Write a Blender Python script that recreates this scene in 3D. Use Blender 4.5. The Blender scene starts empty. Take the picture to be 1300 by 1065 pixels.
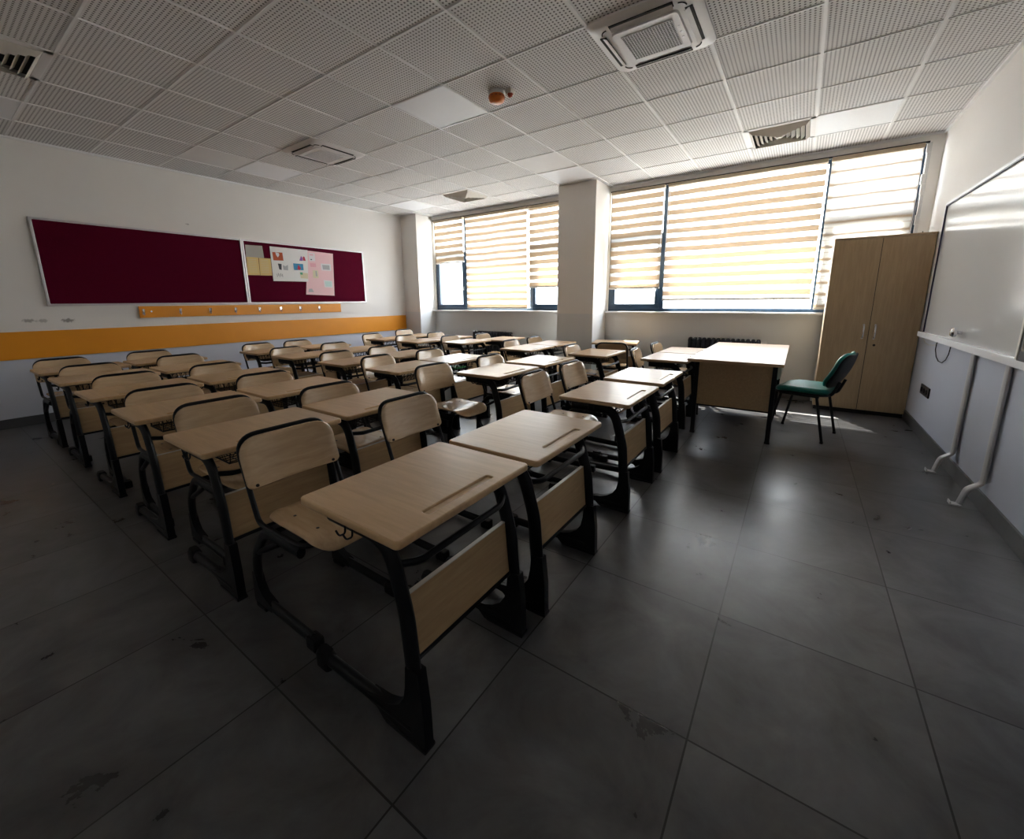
import bpy, bmesh, math, random
from mathutils import Vector, Matrix
random.seed(7)
C = bpy.context.scene.collection
PI = math.pi
R = math.radians

# ------------------------------------------------------------------ materials
def new_mat(name):
    m = bpy.data.materials.new(name); m.use_nodes = True
    nt = m.node_tree
    return m, nt, nt.nodes['Principled BSDF']

def lin(r, g, b):
    f = lambda c: (c/255/12.92) if c/255 <= .04045 else ((c/255+.055)/1.055)**2.4
    return (f(r), f(g), f(b), 1)

def N(nt, t, **kw):
    n = nt.nodes.new(t)
    for k, v in kw.items():
        setattr(n, k, v)
    return n

def simple(name, col, rough=.5, metal=0, spec=.5, coat=0, bump=0, bscale=60, vary=0, vscale=3):
    m, nt, p = new_mat(name)
    p.inputs['Base Color'].default_value = col
    p.inputs['Roughness'].default_value = rough
    p.inputs['Metallic'].default_value = metal
    p.inputs['Specular IOR Level'].default_value = spec
    p.inputs['Coat Weight'].default_value = coat
    if coat: p.inputs['Coat Roughness'].default_value = .08
    tc = N(nt, 'ShaderNodeTexCoord')
    if vary:
        n = N(nt, 'ShaderNodeTexNoise'); n.inputs['Scale'].default_value = vscale; n.inputs['Detail'].default_value = 5
        nt.links.new(tc.outputs['Object'], n.inputs['Vector'])
        mx = N(nt, 'ShaderNodeMix', data_type='RGBA')
        a = [c*(1-vary) for c in col[:3]]+[1]; b = [min(1, c*(1+vary)) for c in col[:3]]+[1]
        mx.inputs['A'].default_value = a; mx.inputs['B'].default_value = b
        nt.links.new(n.outputs['Fac'], mx.inputs['Factor'])
        nt.links.new(mx.outputs['Result'], p.inputs['Base Color'])
    if bump:
        n = N(nt, 'ShaderNodeTexNoise'); n.inputs['Scale'].default_value = bscale; n.inputs['Detail'].default_value = 3
        nt.links.new(tc.outputs['Object'], n.inputs['Vector'])
        b = N(nt, 'ShaderNodeBump'); b.inputs['Strength'].default_value = bump; b.inputs['Distance'].default_value = .002
        nt.links.new(n.outputs['Fac'], b.inputs['Height']); nt.links.new(b.outputs['Normal'], p.inputs['Normal'])
    return m

def wood(name, dark, light, rough=.35, stretch=(3, 40, 40), spec=.5, coat=0):
    """fine straight grain, with a slight per-object tone difference"""
    m, nt, p = new_mat(name)
    tc = N(nt, 'ShaderNodeTexCoord'); mp = N(nt, 'ShaderNodeMapping')
    mp.inputs['Scale'].default_value = stretch
    oi = N(nt, 'ShaderNodeObjectInfo')
    add = N(nt, 'ShaderNodeVectorMath', operation='MULTIPLY_ADD')
    add.inputs[1].default_value = (17, 31, 13)
    nt.links.new(oi.outputs['Random'], add.inputs[0]); nt.links.new(tc.outputs['Object'], add.inputs[2])
    nt.links.new(add.outputs[0], mp.inputs['Vector'])
    n = N(nt, 'ShaderNodeTexNoise'); n.inputs['Scale'].default_value = 1; n.inputs['Detail'].default_value = 6; n.inputs['Roughness'].default_value = .6
    n.inputs['Distortion'].default_value = .6
    nt.links.new(mp.outputs['Vector'], n.inputs['Vector'])
    cr = N(nt, 'ShaderNodeValToRGB')
    cr.color_ramp.elements[0].position = .3; cr.color_ramp.elements[0].color = dark
    cr.color_ramp.elements[1].position = .7; cr.color_ramp.elements[1].color = light
    nt.links.new(n.outputs['Fac'], cr.inputs['Fac'])
    hs = N(nt, 'ShaderNodeHueSaturation')
    mr = N(nt, 'ShaderNodeMapRange'); mr.inputs['To Min'].default_value = .93; mr.inputs['To Max'].default_value = 1.05
    nt.links.new(oi.outputs['Random'], mr.inputs['Value']); nt.links.new(mr.outputs['Result'], hs.inputs['Value'])
    nt.links.new(cr.outputs['Color'], hs.inputs['Color']); nt.links.new(hs.outputs['Color'], p.inputs['Base Color'])
    p.inputs['Roughness'].default_value = rough; p.inputs['Specular IOR Level'].default_value = spec
    p.inputs['Coat Weight'].default_value = coat; p.inputs['Coat Roughness'].default_value = .15
    return m

M = {}
M['beech'] = wood('beech_laminate', (.50, .32, .165, 1), (.61, .405, .22, 1), .33, (4, 45, 45))
M['panel'] = wood('beech_panel', (.44, .285, .14, 1), (.55, .37, .195, 1), .45, (60, 5, 60))
M['ply'] = wood('beech_plywood', (.50, .345, .20, 1), (.62, .44, .27, 1), .22, (40, 5, 40), coat=.6)
M['plyside'] = wood('beech_seat_ply', (.46, .30, .165, 1), (.57, .395, .23, 1), .2, (5, 40, 40), coat=.4)
M['cab'] = wood('cabinet_oak', (.38, .265, .15, 1), (.47, .34, .20, 1), .45, (55, 55, 4))
M['cabedge'] = wood('cabinet_edge', (.50, .40, .28, 1), (.58, .47, .33, 1), .45, (55, 55, 4))
M['offedge'] = simple('pale_edge_band', (.62, .58, .52, 1), .4)
M['black'] = simple('black_powder_coat', (.004, .0045, .006, 1), .42, spec=.28, bump=.15, bscale=400)
M['plastic'] = simple('black_plastic', (.005, .005, .006, 1), .5, spec=.3)
M['chrome'] = simple('chrome', (.75, .75, .77, 1), .18, metal=1)
M['steel'] = simple('brushed_steel', (.55, .55, .56, 1), .35, metal=1)
M['alu'] = simple('aluminium_trim', (.62, .60, .62, 1), .38, metal=.7)
M['white'] = simple('white_plastic', (.74, .72, .72, 1), .4)
M['whitemetal'] = simple('white_enamel', (.78, .78, .80, 1), .35)
M['tbar'] = simple('ceiling_grid_white', (.80, .79, .79, 1), .45)
M['vane'] = simple('vent_cream', (.62, .58, .52, 1), .5)
M['dark'] = simple('dark_void', (.012, .012, .013, 1), .8)
M['navy'] = simple('navy_window_frame', (.018, .045, .085, 1), .35)
M['orange'] = simple('orange_laminate', (.78, .29, .012, 1), .38, vary=.05, vscale=6)
M['teal'] = simple('teal_leatherette', (.003, .19, .15, 1), .34, bump=.4, bscale=300)
M['screw'] = simple('dark_screw', (.03, .025, .02, 1), .4, metal=.6)
M['rad'] = simple('dark_radiator_enamel', (.012, .016, .028, 1), .4)
M['detector'] = simple('orange_detector', (.62, .16, .02, 1), .3)
M['red'] = simple('detector_red_tip', (.35, .05, .02, 1), .4)
M['greenp'] = simple('green_cover', (.03, .45, .10, 1), .5)
M['baseb'] = simple('grey_skirting_tile', (.085, .083, .085, 1), .4, vary=.15, vscale=8)
M['lightpanel'] = simple('light_panel_acrylic', (.80, .81, .84, 1), .5)
M['brownplug'] = simple('dark_socket', (.02, .016, .018, 1), .4)
M['plaster_rough'] = simple('rough_plaster', (.62, .60, .58, 1), .9, bump=1, bscale=60)
M['dark2'] = simple('grille_shadow_grey', (.06, .055, .055, 1), .8)
M['cabedge2'] = simple('beige_head_rail', (.46, .36, .25, 1), .5)

def wall_mat(name, up, low, zc, stain=False):
    m, nt, p = new_mat(name)
    g = N(nt, 'ShaderNodeNewGeometry'); sx = N(nt, 'ShaderNodeSeparateXYZ')
    nt.links.new(g.outputs['Position'], sx.inputs['Vector'])
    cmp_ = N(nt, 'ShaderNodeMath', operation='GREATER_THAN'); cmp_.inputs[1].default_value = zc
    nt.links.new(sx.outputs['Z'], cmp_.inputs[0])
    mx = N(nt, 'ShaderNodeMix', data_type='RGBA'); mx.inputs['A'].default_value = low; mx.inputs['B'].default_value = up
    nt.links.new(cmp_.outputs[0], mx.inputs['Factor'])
    n = N(nt, 'ShaderNodeTexNoise'); n.inputs['Scale'].default_value = 1.3; n.inputs['Detail'].default_value = 4
    nt.links.new(g.outputs['Position'], n.inputs['Vector'])
    mr = N(nt, 'ShaderNodeMapRange'); mr.inputs['To Min'].default_value = .94; mr.inputs['To Max'].default_value = 1.04
    nt.links.new(n.outputs['Fac'], mr.inputs['Value'])
    hs = N(nt, 'ShaderNodeHueSaturation'); nt.links.new(mr.outputs['Result'], hs.inputs['Value'])
    nt.links.new(mx.outputs['Result'], hs.inputs['Color'])
    last = hs.outputs['Color']
    if stain:   # grey scuffs on the plaster at fixed spots (y, z, radius)
        for (yy, zz, rr, st) in stain:
            vm = N(nt, 'ShaderNodeVectorMath', operation='SUBTRACT'); vm.inputs[1].default_value = (-6.6, yy, zz)
            nt.links.new(g.outputs['Position'], vm.inputs[0])
            sc = N(nt, 'ShaderNodeVectorMath', operation='MULTIPLY'); sc.inputs[1].default_value = (1, .7, 1.5)
            nt.links.new(vm.outputs[0], sc.inputs[0])
            ln = N(nt, 'ShaderNodeVectorMath', operation='LENGTH'); nt.links.new(sc.outputs[0], ln.inputs[0])
            nn = N(nt, 'ShaderNodeTexNoise'); nn.inputs['Scale'].default_value = 45; nt.links.new(g.outputs['Position'], nn.inputs['Vector'])
            ad = N(nt, 'ShaderNodeMath', operation='MULTIPLY_ADD'); ad.inputs[1].default_value = rr*1.6; ad.inputs[2].default_value = -rr*.8
            nt.links.new(nn.outputs['Fac'], ad.inputs[0])
            ad2 = N(nt, 'ShaderNodeMath', operation='ADD'); nt.links.new(ln.outputs['Value'], ad2.inputs[0]); nt.links.new(ad.outputs[0], ad2.inputs[1])
            r2 = N(nt, 'ShaderNodeMapRange'); r2.inputs['From Min'].default_value = rr*.5; r2.inputs['From Max'].default_value = rr
            r2.inputs['To Min'].default_value = st; r2.inputs['To Max'].default_value = 0
            nt.links.new(ad2.outputs[0], r2.inputs['Value'])
            m2 = N(nt, 'ShaderNodeMix', data_type='RGBA'); m2.inputs['B'].default_value = (.14, .12, .11, 1)
            nt.links.new(r2.outputs['Result'], m2.inputs['Factor']); nt.links.new(last, m2.inputs['A'])
            last = m2.outputs['Result']
    nt.links.new(last, p.inputs['Base Color'])
    rr_ = N(nt, 'ShaderNodeMapRange'); rr_.inputs['To Min'].default_value = .34; rr_.inputs['To Max'].default_value = .75
    nt.links.new(cmp_.outputs[0], rr_.inputs['Value']); nt.links.new(rr_.outputs['Result'], p.inputs['Roughness'])
    nb = N(nt, 'ShaderNodeTexNoise'); nb.inputs['Scale'].default_value = 90; nt.links.new(g.outputs['Position'], nb.inputs['Vector'])
    b = N(nt, 'ShaderNodeBump'); b.inputs['Strength'].default_value = .08; b.inputs['Distance'].default_value = .002
    nt.links.new(nb.outputs['Fac'], b.inputs['Height']); nt.links.new(b.outputs['Normal'], p.inputs['Normal'])
    return m
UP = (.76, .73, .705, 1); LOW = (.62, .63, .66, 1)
M['wall'] = wall_mat('painted_wall_lightened', (.83, .79, .74, 1), (.72, .72, .71, 1), 1.06)  # same paint as the left wall, lightened to stand in for fill light
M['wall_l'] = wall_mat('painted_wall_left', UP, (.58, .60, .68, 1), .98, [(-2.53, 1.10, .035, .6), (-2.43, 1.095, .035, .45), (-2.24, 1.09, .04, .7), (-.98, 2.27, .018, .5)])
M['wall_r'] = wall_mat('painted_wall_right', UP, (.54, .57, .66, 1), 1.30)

def floor_mat():
    PX, PY, OX, OY = .58619, .59155, -.66774, -2.16961
    m, nt, p = new_mat('grey_floor_tiles')
    g = N(nt, 'ShaderNodeNewGeometry'); sx = N(nt, 'ShaderNodeSeparateXYZ')
    nt.links.new(g.outputs['Position'], sx.inputs['Vector'])
    def mth(op, a, b=None, c=None):
        n = N(nt, 'ShaderNodeMath', operation=op)
        for i, v in enumerate((a, b, c)):
            if v is None: continue
            if isinstance(v, (int, float)): n.inputs[i].default_value = v
            else: nt.links.new(v, n.inputs[i])
        return n.outputs[0]
    u = mth('DIVIDE', mth('SUBTRACT', sx.outputs['X'], OX), PX)
    v = mth('DIVIDE', mth('SUBTRACT', sx.outputs['Y'], OY), PY)
    def edge(t):
        fr = mth('FRACT', t); return mth('MINIMUM', fr, mth('SUBTRACT', 1.0, fr))
    e = mth('MINIMUM', edge(u), edge(v))
    grout = mth('LESS_THAN', e, .0046)
    cb = N(nt, 'ShaderNodeCombineXYZ'); nt.links.new(mth('FLOOR', u), cb.inputs[0]); nt.links.new(mth('FLOOR', v), cb.inputs[1])
    wn = N(nt, 'ShaderNodeTexWhiteNoise'); nt.links.new(cb.outputs[0], wn.inputs['Vector'])
    off = N(nt, 'ShaderNodeVectorMath', operation='MULTIPLY_ADD'); off.inputs[1].default_value = (40, 40, 40)
    nt.links.new(wn.outputs['Color'], off.inputs[0]); nt.links.new(g.outputs['Position'], off.inputs[2])
    n1 = N(nt, 'ShaderNodeTexNoise'); n1.inputs['Scale'].default_value = 3.5; n1.inputs['Detail'].default_value = 8; n1.inputs['Roughness'].default_value = .62
    n1.inputs['Distortion'].default_value = .5
    nt.links.new(off.outputs[0], n1.inputs['Vector'])
    cr = N(nt, 'ShaderNodeValToRGB')
    cr.color_ramp.elements[0].position = .3; cr.color_ramp.elements[0].color = (.043, .041, .043, 1)
    cr.color_ramp.elements[1].position = .72; cr.color_ramp.elements[1].color = (.135, .133, .138, 1)
    nt.links.new(n1.outputs['Fac'], cr.inputs['Fac'])
    # sparse dark scuffs
    n2 = N(nt, 'ShaderNodeTexNoise'); n2.inputs['Scale'].default_value = 26; n2.inputs['Detail'].default_value = 5
    mp = N(nt, 'ShaderNodeMapping'); mp.inputs['Scale'].default_value = (1, 2.2, 1); mp.inputs['Rotation'].default_value = (0, 0, .5)
    nt.links.new(g.outputs['Position'], mp.inputs['Vector']); nt.links.new(mp.outputs['Vector'], n2.inputs['Vector'])
    s = N(nt, 'ShaderNodeMapRange'); s.inputs['From Min'].default_value = .60; s.inputs['From Max'].default_value = .80
    s.inputs['To Min'].default_value = 0; s.inputs['To Max'].default_value = .12
    nt.links.new(n2.outputs['Fac'], s.inputs['Value'])
    m1 = N(nt, 'ShaderNodeMix', data_type='RGBA'); m1.inputs['B'].default_value = (.035, .034, .034, 1)
    nt.links.new(s.outputs['Result'], m1.inputs['Factor']); nt.links.new(cr.outputs['Color'], m1.inputs['A'])
    m2 = N(nt, 'ShaderNodeMix', data_type='RGBA'); m2.inputs['B'].default_value = (.008, .007, .007, 1)
    nt.links.new(grout, m2.inputs['Factor']); nt.links.new(m1.outputs['Result'], m2.inputs['A'])
    nt.links.new(m2.outputs['Result'], p.inputs['Base Color'])
    rr = N(nt, 'ShaderNodeMapRange'); rr.inputs['To Min'].default_value = .20; rr.inputs['To Max'].default_value = .42
    nt.links.new(n1.outputs['Fac'], rr.inputs['Value']); nt.links.new(rr.outputs['Result'], p.inputs['Roughness'])
    p.inputs['Specular IOR Level'].default_value = .5
    n3 = N(nt, 'ShaderNodeTexNoise'); n3.inputs['Scale'].default_value = 25; n3.inputs['Detail'].default_value = 4
    nt.links.new(g.outputs['Position'], n3.inputs['Vector'])
    h = mth('SUBTRACT', mth('MULTIPLY', n3.outputs['Fac'], .35), grout)
    b = N(nt, 'ShaderNodeBump'); b.inputs['Strength'].default_value = .25; b.inputs['Distance'].default_value = .002
    nt.links.new(h, b.inputs['Height']); nt.links.new(b.outputs['Normal'], p.inputs['Normal'])
    return m
M['floor'] = floor_mat()

def ceiling_mat():
    """white gypsum tiles, 0.6 m module, each with a square field of round drilled holes; a few plain"""
    m, nt, p = new_mat('perforated_ceiling_tiles')
    g = N(nt, 'ShaderNodeNewGeometry'); sx = N(nt, 'ShaderNodeSeparateXYZ')
    nt.links.new(g.outputs['Position'], sx.inputs['Vector'])
    def mth(op, a, b=None, c=None):
        n = N(nt, 'ShaderNodeMath', operation=op)
        for i, v in enumerate((a, b, c)):
            if v is None: continue
            if isinstance(v, (int, float)): n.inputs[i].default_value = v
            else: nt.links.new(v, n.inputs[i])
        return n.outputs[0]
    u = mth('DIVIDE', sx.outputs['X'], .6); v = mth('DIVIDE', sx.outputs['Y'], .6)
    fu, fv = mth('FRACT', u), mth('FRACT', v)
    def field(f):
        return mth('LESS_THAN', mth('ABSOLUTE', mth('SUBTRACT', f, .5)), .4705)
    K = 24
    def cell(f):
        return mth('SUBTRACT', mth('FRACT', mth('MULTIPLY_ADD', f, float(K), .5)), .5)
    cu, cv = cell(fu), cell(fv)
    d = mth('SQRT', mth('ADD', mth('MULTIPLY', cu, cu), mth('MULTIPLY', cv, cv)))
    hole = mth('LESS_THAN', d, .24)
    hole = mth('MULTIPLY', hole, mth('MULTIPLY', field(fu), field(fv)))
    iu, iv = mth('FLOOR', u), mth('FLOOR', v)
    for (a, b_) in ((-5, 2), (-10, -2)):
        is_ = mth('MULTIPLY', mth('COMPARE', iu, float(a), .1), mth('COMPARE', iv, float(b_), .1))
        hole = mth('MULTIPLY', hole, mth('SUBTRACT', 1.0, is_))
    cb = N(nt, 'ShaderNodeCombineXYZ'); nt.links.new(iu, cb.inputs[0]); nt.links.new(iv, cb.inputs[1])
    wn = N(nt, 'ShaderNodeTexWhiteNoise'); nt.links.new(cb.outputs[0], wn.inputs['Vector'])
    mr = N(nt, 'ShaderNodeMapRange'); mr.inputs['To Min'].default_value = .93; mr.inputs['To Max'].default_value = 1.0
    nt.links.new(wn.outputs['Value'], mr.inputs['Value'])
    hs = N(nt, 'ShaderNodeHueSaturation'); hs.inputs['Color'].default_value = (.76, .745, .74, 1)
    nt.links.new(mr.outputs['Result'], hs.inputs['Value'])
    m2 = N(nt, 'ShaderNodeMix', data_type='RGBA'); m2.inputs['B'].default_value = (.10, .09, .09, 1)
    nt.links.new(hole, m2.inputs['Factor']); nt.links.new(hs.outputs['Color'], m2.inputs['A'])
    nt.links.new(m2.outputs['Result'], p.inputs['Base Color']); p.inputs['Roughness'].default_value = .7
    p.inputs['Specular IOR Level'].default_value = .3
    return m
M['ceil'] = ceiling_mat()

def felt_mat():
    m, nt, p = new_mat('maroon_felt')
    tc = N(nt, 'ShaderNodeTexCoord'); n = N(nt, 'ShaderNodeTexNoise'); n.inputs['Scale'].default_value = 120
    nt.links.new(tc.outputs['Object'], n.inputs['Vector'])
    cr = N(nt, 'ShaderNodeValToRGB')
    cr.color_ramp.elements[0].color = (.058, .0006, .009, 1); cr.color_ramp.elements[1].color = (.10, .001, .018, 1)
    nt.links.new(n.outputs['Fac'], cr.inputs['Fac']); nt.links.new(cr.outputs['Color'], p.inputs['Base Color'])
    p.inputs['Roughness'].default_value = .95; p.inputs['Specular IOR Level'].default_value = .1
    return m
M['felt'] = felt_mat()

def glass_mat():
    m, nt, p = new_mat('window_glass')
    nt.nodes.remove(p)
    out = nt.nodes['Material Output']
    tr = N(nt, 'ShaderNodeBsdfTransparent'); tr.inputs['Color'].default_value = (.93, .96, .97, 1)
    gl = N(nt, 'ShaderNodeBsdfGlossy'); gl.inputs['Roughness'].default_value = .02
    ms = N(nt, 'ShaderNodeMixShader'); ms.inputs[0].default_value = .05
    nt.links.new(tr.outputs[0], ms.inputs[1]); nt.links.new(gl.outputs[0], ms.inputs[2])
    nt.links.new(ms.outputs[0], out.inputs['Surface'])
    return m
M['glass'] = glass_mat()

def blind_mat(name, period, duty, phase, soft=.05, thin=.0, sheer=.30, wave=.006, band=(.135, .094, .060, 1), open_=(.52, .50, .46, 1)):
    """day-and-night roller blind: woven beige bands alternating with a see-through voile"""
    m, nt, p = new_mat(name)
    nt.nodes.remove(p); out = nt.nodes['Material Output']
    tc = N(nt, 'ShaderNodeTexCoord'); sx = N(nt, 'ShaderNodeSeparateXYZ'); nt.links.new(tc.outputs['Object'], sx.inputs['Vector'])
    n = N(nt, 'ShaderNodeTexNoise'); n.inputs['Scale'].default_value = 1.6; nt.links.new(tc.outputs['Object'], n.inputs['Vector'])
    def mth(op, a, b=None, c=None):
        k = N(nt, 'ShaderNodeMath', operation=op)
        for i, v in enumerate((a, b, c)):
            if v is None: continue
            if isinstance(v, (int, float)): k.inputs[i].default_value = v
            else: nt.links.new(v, k.inputs[i])
        return k.outputs[0]
    z = mth('ADD', sx.outputs['Z'], mth('MULTIPLY', mth('SUBTRACT', n.outputs['Fac'], .5), wave*4))
    t = mth('FRACT', mth('ADD', mth('DIVIDE', z, period), phase))
    dist = mth('ABSOLUTE', mth('SUBTRACT', t, .5))          # 0 centre of beige band
    mr = N(nt, 'ShaderNodeMapRange', interpolation_type='SMOOTHSTEP')
    mr.inputs['From Min'].default_value = duty/2-soft/2; mr.inputs['From Max'].default_value = duty/2+soft/2
    mr.inputs['To Min'].default_value = 1; mr.inputs['To Max'].default_value = 0
    nt.links.new(dist, mr.inputs['Value'])
    col = N(nt, 'ShaderNodeMix', data_type='RGBA')
    col.inputs['A'].default_value = (.90, .87, .83, 1); col.inputs['B'].default_value = (.74, .56, .36, 1)
    nt.links.new(mr.outputs['Result'], col.inputs['Factor'])
    # thin seam where the two layers just miss
    fac = mr.outputs['Result']
    if thin:
        seam = mth('LESS_THAN', mth('ABSOLUTE', mth('SUBTRACT', t, .07)), thin)
        c2 = N(nt, 'ShaderNodeMix', data_type='RGBA'); c2.inputs['B'].default_value = (.45, .33, .22, 1)
        nt.links.new(seam, c2.inputs['Factor']); nt.links.new(col.outputs['Result'], c2.inputs['A'])
        colo = c2.outputs['Result']
    else: colo = col.outputs['Result']
    tlc = N(nt, 'ShaderNodeMix', data_type='RGBA'); tlc.inputs['A'].default_value = open_; tlc.inputs['B'].default_value = band
    nt.links.new(fac, tlc.inputs['Factor'])
    tl = N(nt, 'ShaderNodeBsdfTranslucent'); nt.links.new(tlc.outputs['Result'], tl.inputs['Color'])
    df = N(nt, 'ShaderNodeBsdfDiffuse'); nt.links.new(colo, df.inputs['Color'])
    md = N(nt, 'ShaderNodeMixShader')
    fd = N(nt, 'ShaderNodeMapRange'); fd.inputs['To Min'].default_value = .25; fd.inputs['To Max'].default_value = .55
    nt.links.new(fac, fd.inputs['Value']); nt.links.new(fd.outputs['Result'], md.inputs[0])
    nt.links.new(tl.outputs[0], md.inputs[1]); nt.links.new(df.outputs[0], md.inputs[2])
    tr = N(nt, 'ShaderNodeBsdfTransparent')
    mt = N(nt, 'ShaderNodeMixShader')
    ft = N(nt, 'ShaderNodeMapRange'); ft.inputs['To Min'].default_value = sheer; ft.inputs['To Max'].default_value = 0.0
    nt.links.new(fac, ft.inputs['Value']); nt.links.new(ft.outputs['Result'], mt.inputs[0])
    nt.links.new(md.outputs[0], mt.inputs[1]); nt.links.new(tr.outputs[0], mt.inputs[2])
    nt.links.new(mt.outputs[0], out.inputs['Surface'])
    return m

# ------------------------------------------------------------------ mesh building
class MB:
    def __init__(s): s.v = []; s.f = []; s.m = []; s.mi = 0
    def add(s, vs, fs):
        b = len(s.v); s.v += [tuple(v) for v in vs]
        s.f += [tuple(i+b for i in f) for f in fs]; s.m += [s.mi]*len(fs); return s
    def box(s, c, d, rot=None):
        x, y, z = [k/2 for k in d]
        vs = [Vector((a*x, b*y, e*z)) for a in (-1, 1) for b in (-1, 1) for e in (-1, 1)]
        if rot: vs = [rot @ v for v in vs]
        vs = [v+Vector(c) for v in vs]
        return s.add(vs, [(0, 1, 3, 2), (4, 6, 7, 5), (0, 4, 5, 1), (2, 3, 7, 6), (0, 2, 6, 4), (1, 5, 7, 3)])
    def mm(s, a, b):
        return s.box([(p+q)/2 for p, q in zip(a, b)], [abs(q-p) for p, q in zip(a, b)])
    def prism(s, prof, y0, y1, plane='xz'):
        """extrude a closed 2-D profile; plane 'xz' -> along y, 'xy' -> along z, 'yz' -> along x"""
        n = len(prof); vs = []
        for w in (y0, y1):
            for a, b in prof:
                vs.append({'xz': (a, w, b), 'xy': (a, b, w), 'yz': (w, a, b)}[plane])
        fs = [tuple(range(n)), tuple(range(2*n-1, n-1, -1))]
        for i in range(n):
            j = (i+1) % n; fs.append((i, i+n, j+n, j))
        return s.add(vs, fs)
    def tube(s, path, r, r2=None, n=10, binormal=None, closed=False, cap=True):
        r2 = r2 or r; P = [Vector(p) for p in path]; k = len(P)
        rings = []; prevN = None
        for i in range(k):
            if closed: t = (P[(i+1) % k]-P[i-1]).normalized()
            else: t = (P[min(i+1, k-1)]-P[max(i-1, 0)]).normalized()
            if binormal is not None:
                B = Vector(binormal); B = (B-t*B.dot(t)).normalized(); Nn = B.cross(t)
            else:
                if prevN is None:
                    up = Vector((0, 0, 1)) if abs(t.z) < .9 else Vector((1, 0, 0))
                    Nn = (up-t*up.dot(t)).normalized()
                else:
                    Nn = (prevN-t*prevN.dot(t)).normalized()
                prevN = Nn; B = t.cross(Nn)
            rings.append([P[i]+Nn*(r*math.cos(2*PI*j/n))+B*(r2*math.sin(2*PI*j/n)) for j in range(n)])
        vs = [v for rg in rings for v in rg]; fs = []
        for i in range(k if closed else k-1):
            a, b = i*n, ((i+1) % k)*n
            for j in range(n):
                q = (j+1) % n; fs.append((a+j, a+q, b+q, b+j))
        if not closed and cap:
            fs.append(tuple(range(n-1, -1, -1))); fs.append(tuple((k-1)*n+j for j in range(n)))
        return s.add(vs, fs)
    def cyl(s, a, b, r, n=14, r2=None):
        a, b = Vector(a), Vector(b); t = (b-a).normalized()
        up = Vector((0, 0, 1)) if abs(t.z) < .9 else Vector((1, 0, 0)); Nn = (up-t*up.dot(t)).normalized(); B = t.cross(Nn)
        vs = [p+Nn*(rr*math.cos(2*PI*j/n))+B*(rr*math.sin(2*PI*j/n)) for p, rr in ((a, r), (b, r2 if r2 is not None else r)) for j in range(n)]
        fs = [(j, (j+1) % n, n+(j+1) % n, n+j) for j in range(n)]+[tuple(range(n-1, -1, -1)), tuple(range(n, 2*n))]
        return s.add(vs, fs)
    def lathe(s, prof, c, n=24, axis='z', sign=1):
        vs = []; c = Vector(c)
        for r, h in prof:
            for j in range(n):
                a = 2*PI*j/n
                v = Vector((r*math.cos(a), r*math.sin(a), h*sign))
                if axis == 'x': v = Vector((v.z, v.x, v.y))
                if axis == 'y': v = Vector((v.x, v.z, v.y))
                vs.append(c+v)
        fs = []
        for i in range(len(prof)-1):
            for j in range(n):
                q = (j+1) % n; fs.append((i*n+j, i*n+q, (i+1)*n+q, (i+1)*n+j))
        fs.append(tuple(range(n-1, -1, -1))); fs.append(tuple((len(prof)-1)*n+j for j in range(n)))
        return s.add(vs, fs)
    def plate(s, outline, th, fn, rings=6, edge=.35):
        """a shell from a convex outline (x,y): fn(x,y)->z ; rounded rim; local coords"""
        n = len(outline); cx = sum(p[0] for p in outline)/n; cy = sum(p[1] for p in outline)/n
        vs = []; lay = []
        sc = [k/rings for k in range(1, rings+1)]
        e = edge*th
        def ring(k, dz, shrink):
            b = len(vs)
            for (x, y) in outline:
                dx, dy = x-cx, y-cy; L = math.hypot(dx, dy); q = max(0, (L-shrink)/L)*k
                X, Y = cx+dx*q, cy+dy*q; vs.append((X, Y, fn(X, Y)+dz))
            lay.append(b)
        vs.append((cx, cy, fn(cx, cy)+th/2))
        for k in sc[:-1]: ring(k, th/2, 0)
        ring(1, th/2, e); ring(1, th/2-e, 0); ring(1, -th/2+e, 0); ring(1, -th/2, e)
        for k in reversed(sc[:-1]): ring(k, -th/2, 0)
        vs.append((cx, cy, fn(cx, cy)-th/2)); last = len(vs)-1
        fs = [(0, lay[0]+j, lay[0]+(j+1) % n) for j in range(n)]
        for a, b in zip(lay, lay[1:]):
            for j in range(n): fs.append((a+j, b+j, b+(j+1) % n, a+(j+1) % n))
        fs += [(last, lay[-1]+(j+1) % n, lay[-1]+j) for j in range(n)]
        s.add(vs, fs); return s
    def xf(s, mat, start=0):
        for i in range(start, len(s.v)): s.v[i] = tuple(mat @ Vector(s.v[i]))
        return s
    def build(s, name, mat, parent=None, smooth=35, bevel=0, seg=2):
        me = bpy.data.meshes.new(name); me.from_pydata(s.v, [], s.f)
        mats = mat if isinstance(mat, (list, tuple)) else [mat]
        for mt in mats: me.materials.append(mt)
        bm = bmesh.new(); bm.from_mesh(me); bm.faces.ensure_lookup_table()
        for fc, i in zip(bm.faces, s.m): fc.material_index = min(i, len(mats)-1)
        bmesh.ops.recalc_face_normals(bm, faces=bm.faces)
        if bevel:
            es = [e for e in bm.edges if len(e.link_faces) == 2 and e.calc_face_angle(0) > R(40)]
            bmesh.ops.bevel(bm, geom=es, offset=bevel, segments=seg, affect='EDGES', profile=.6, clamp_overlap=True)
        bm.to_mesh(me); bm.free()
        if smooth:
            me.shade_smooth() if hasattr(me, 'shade_smooth') else None
            me.set_sharp_from_angle(angle=R(smooth))
        o = bpy.data.objects.new(name, me); C.objects.link(o)
        if parent: o.parent = parent
        return o

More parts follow.
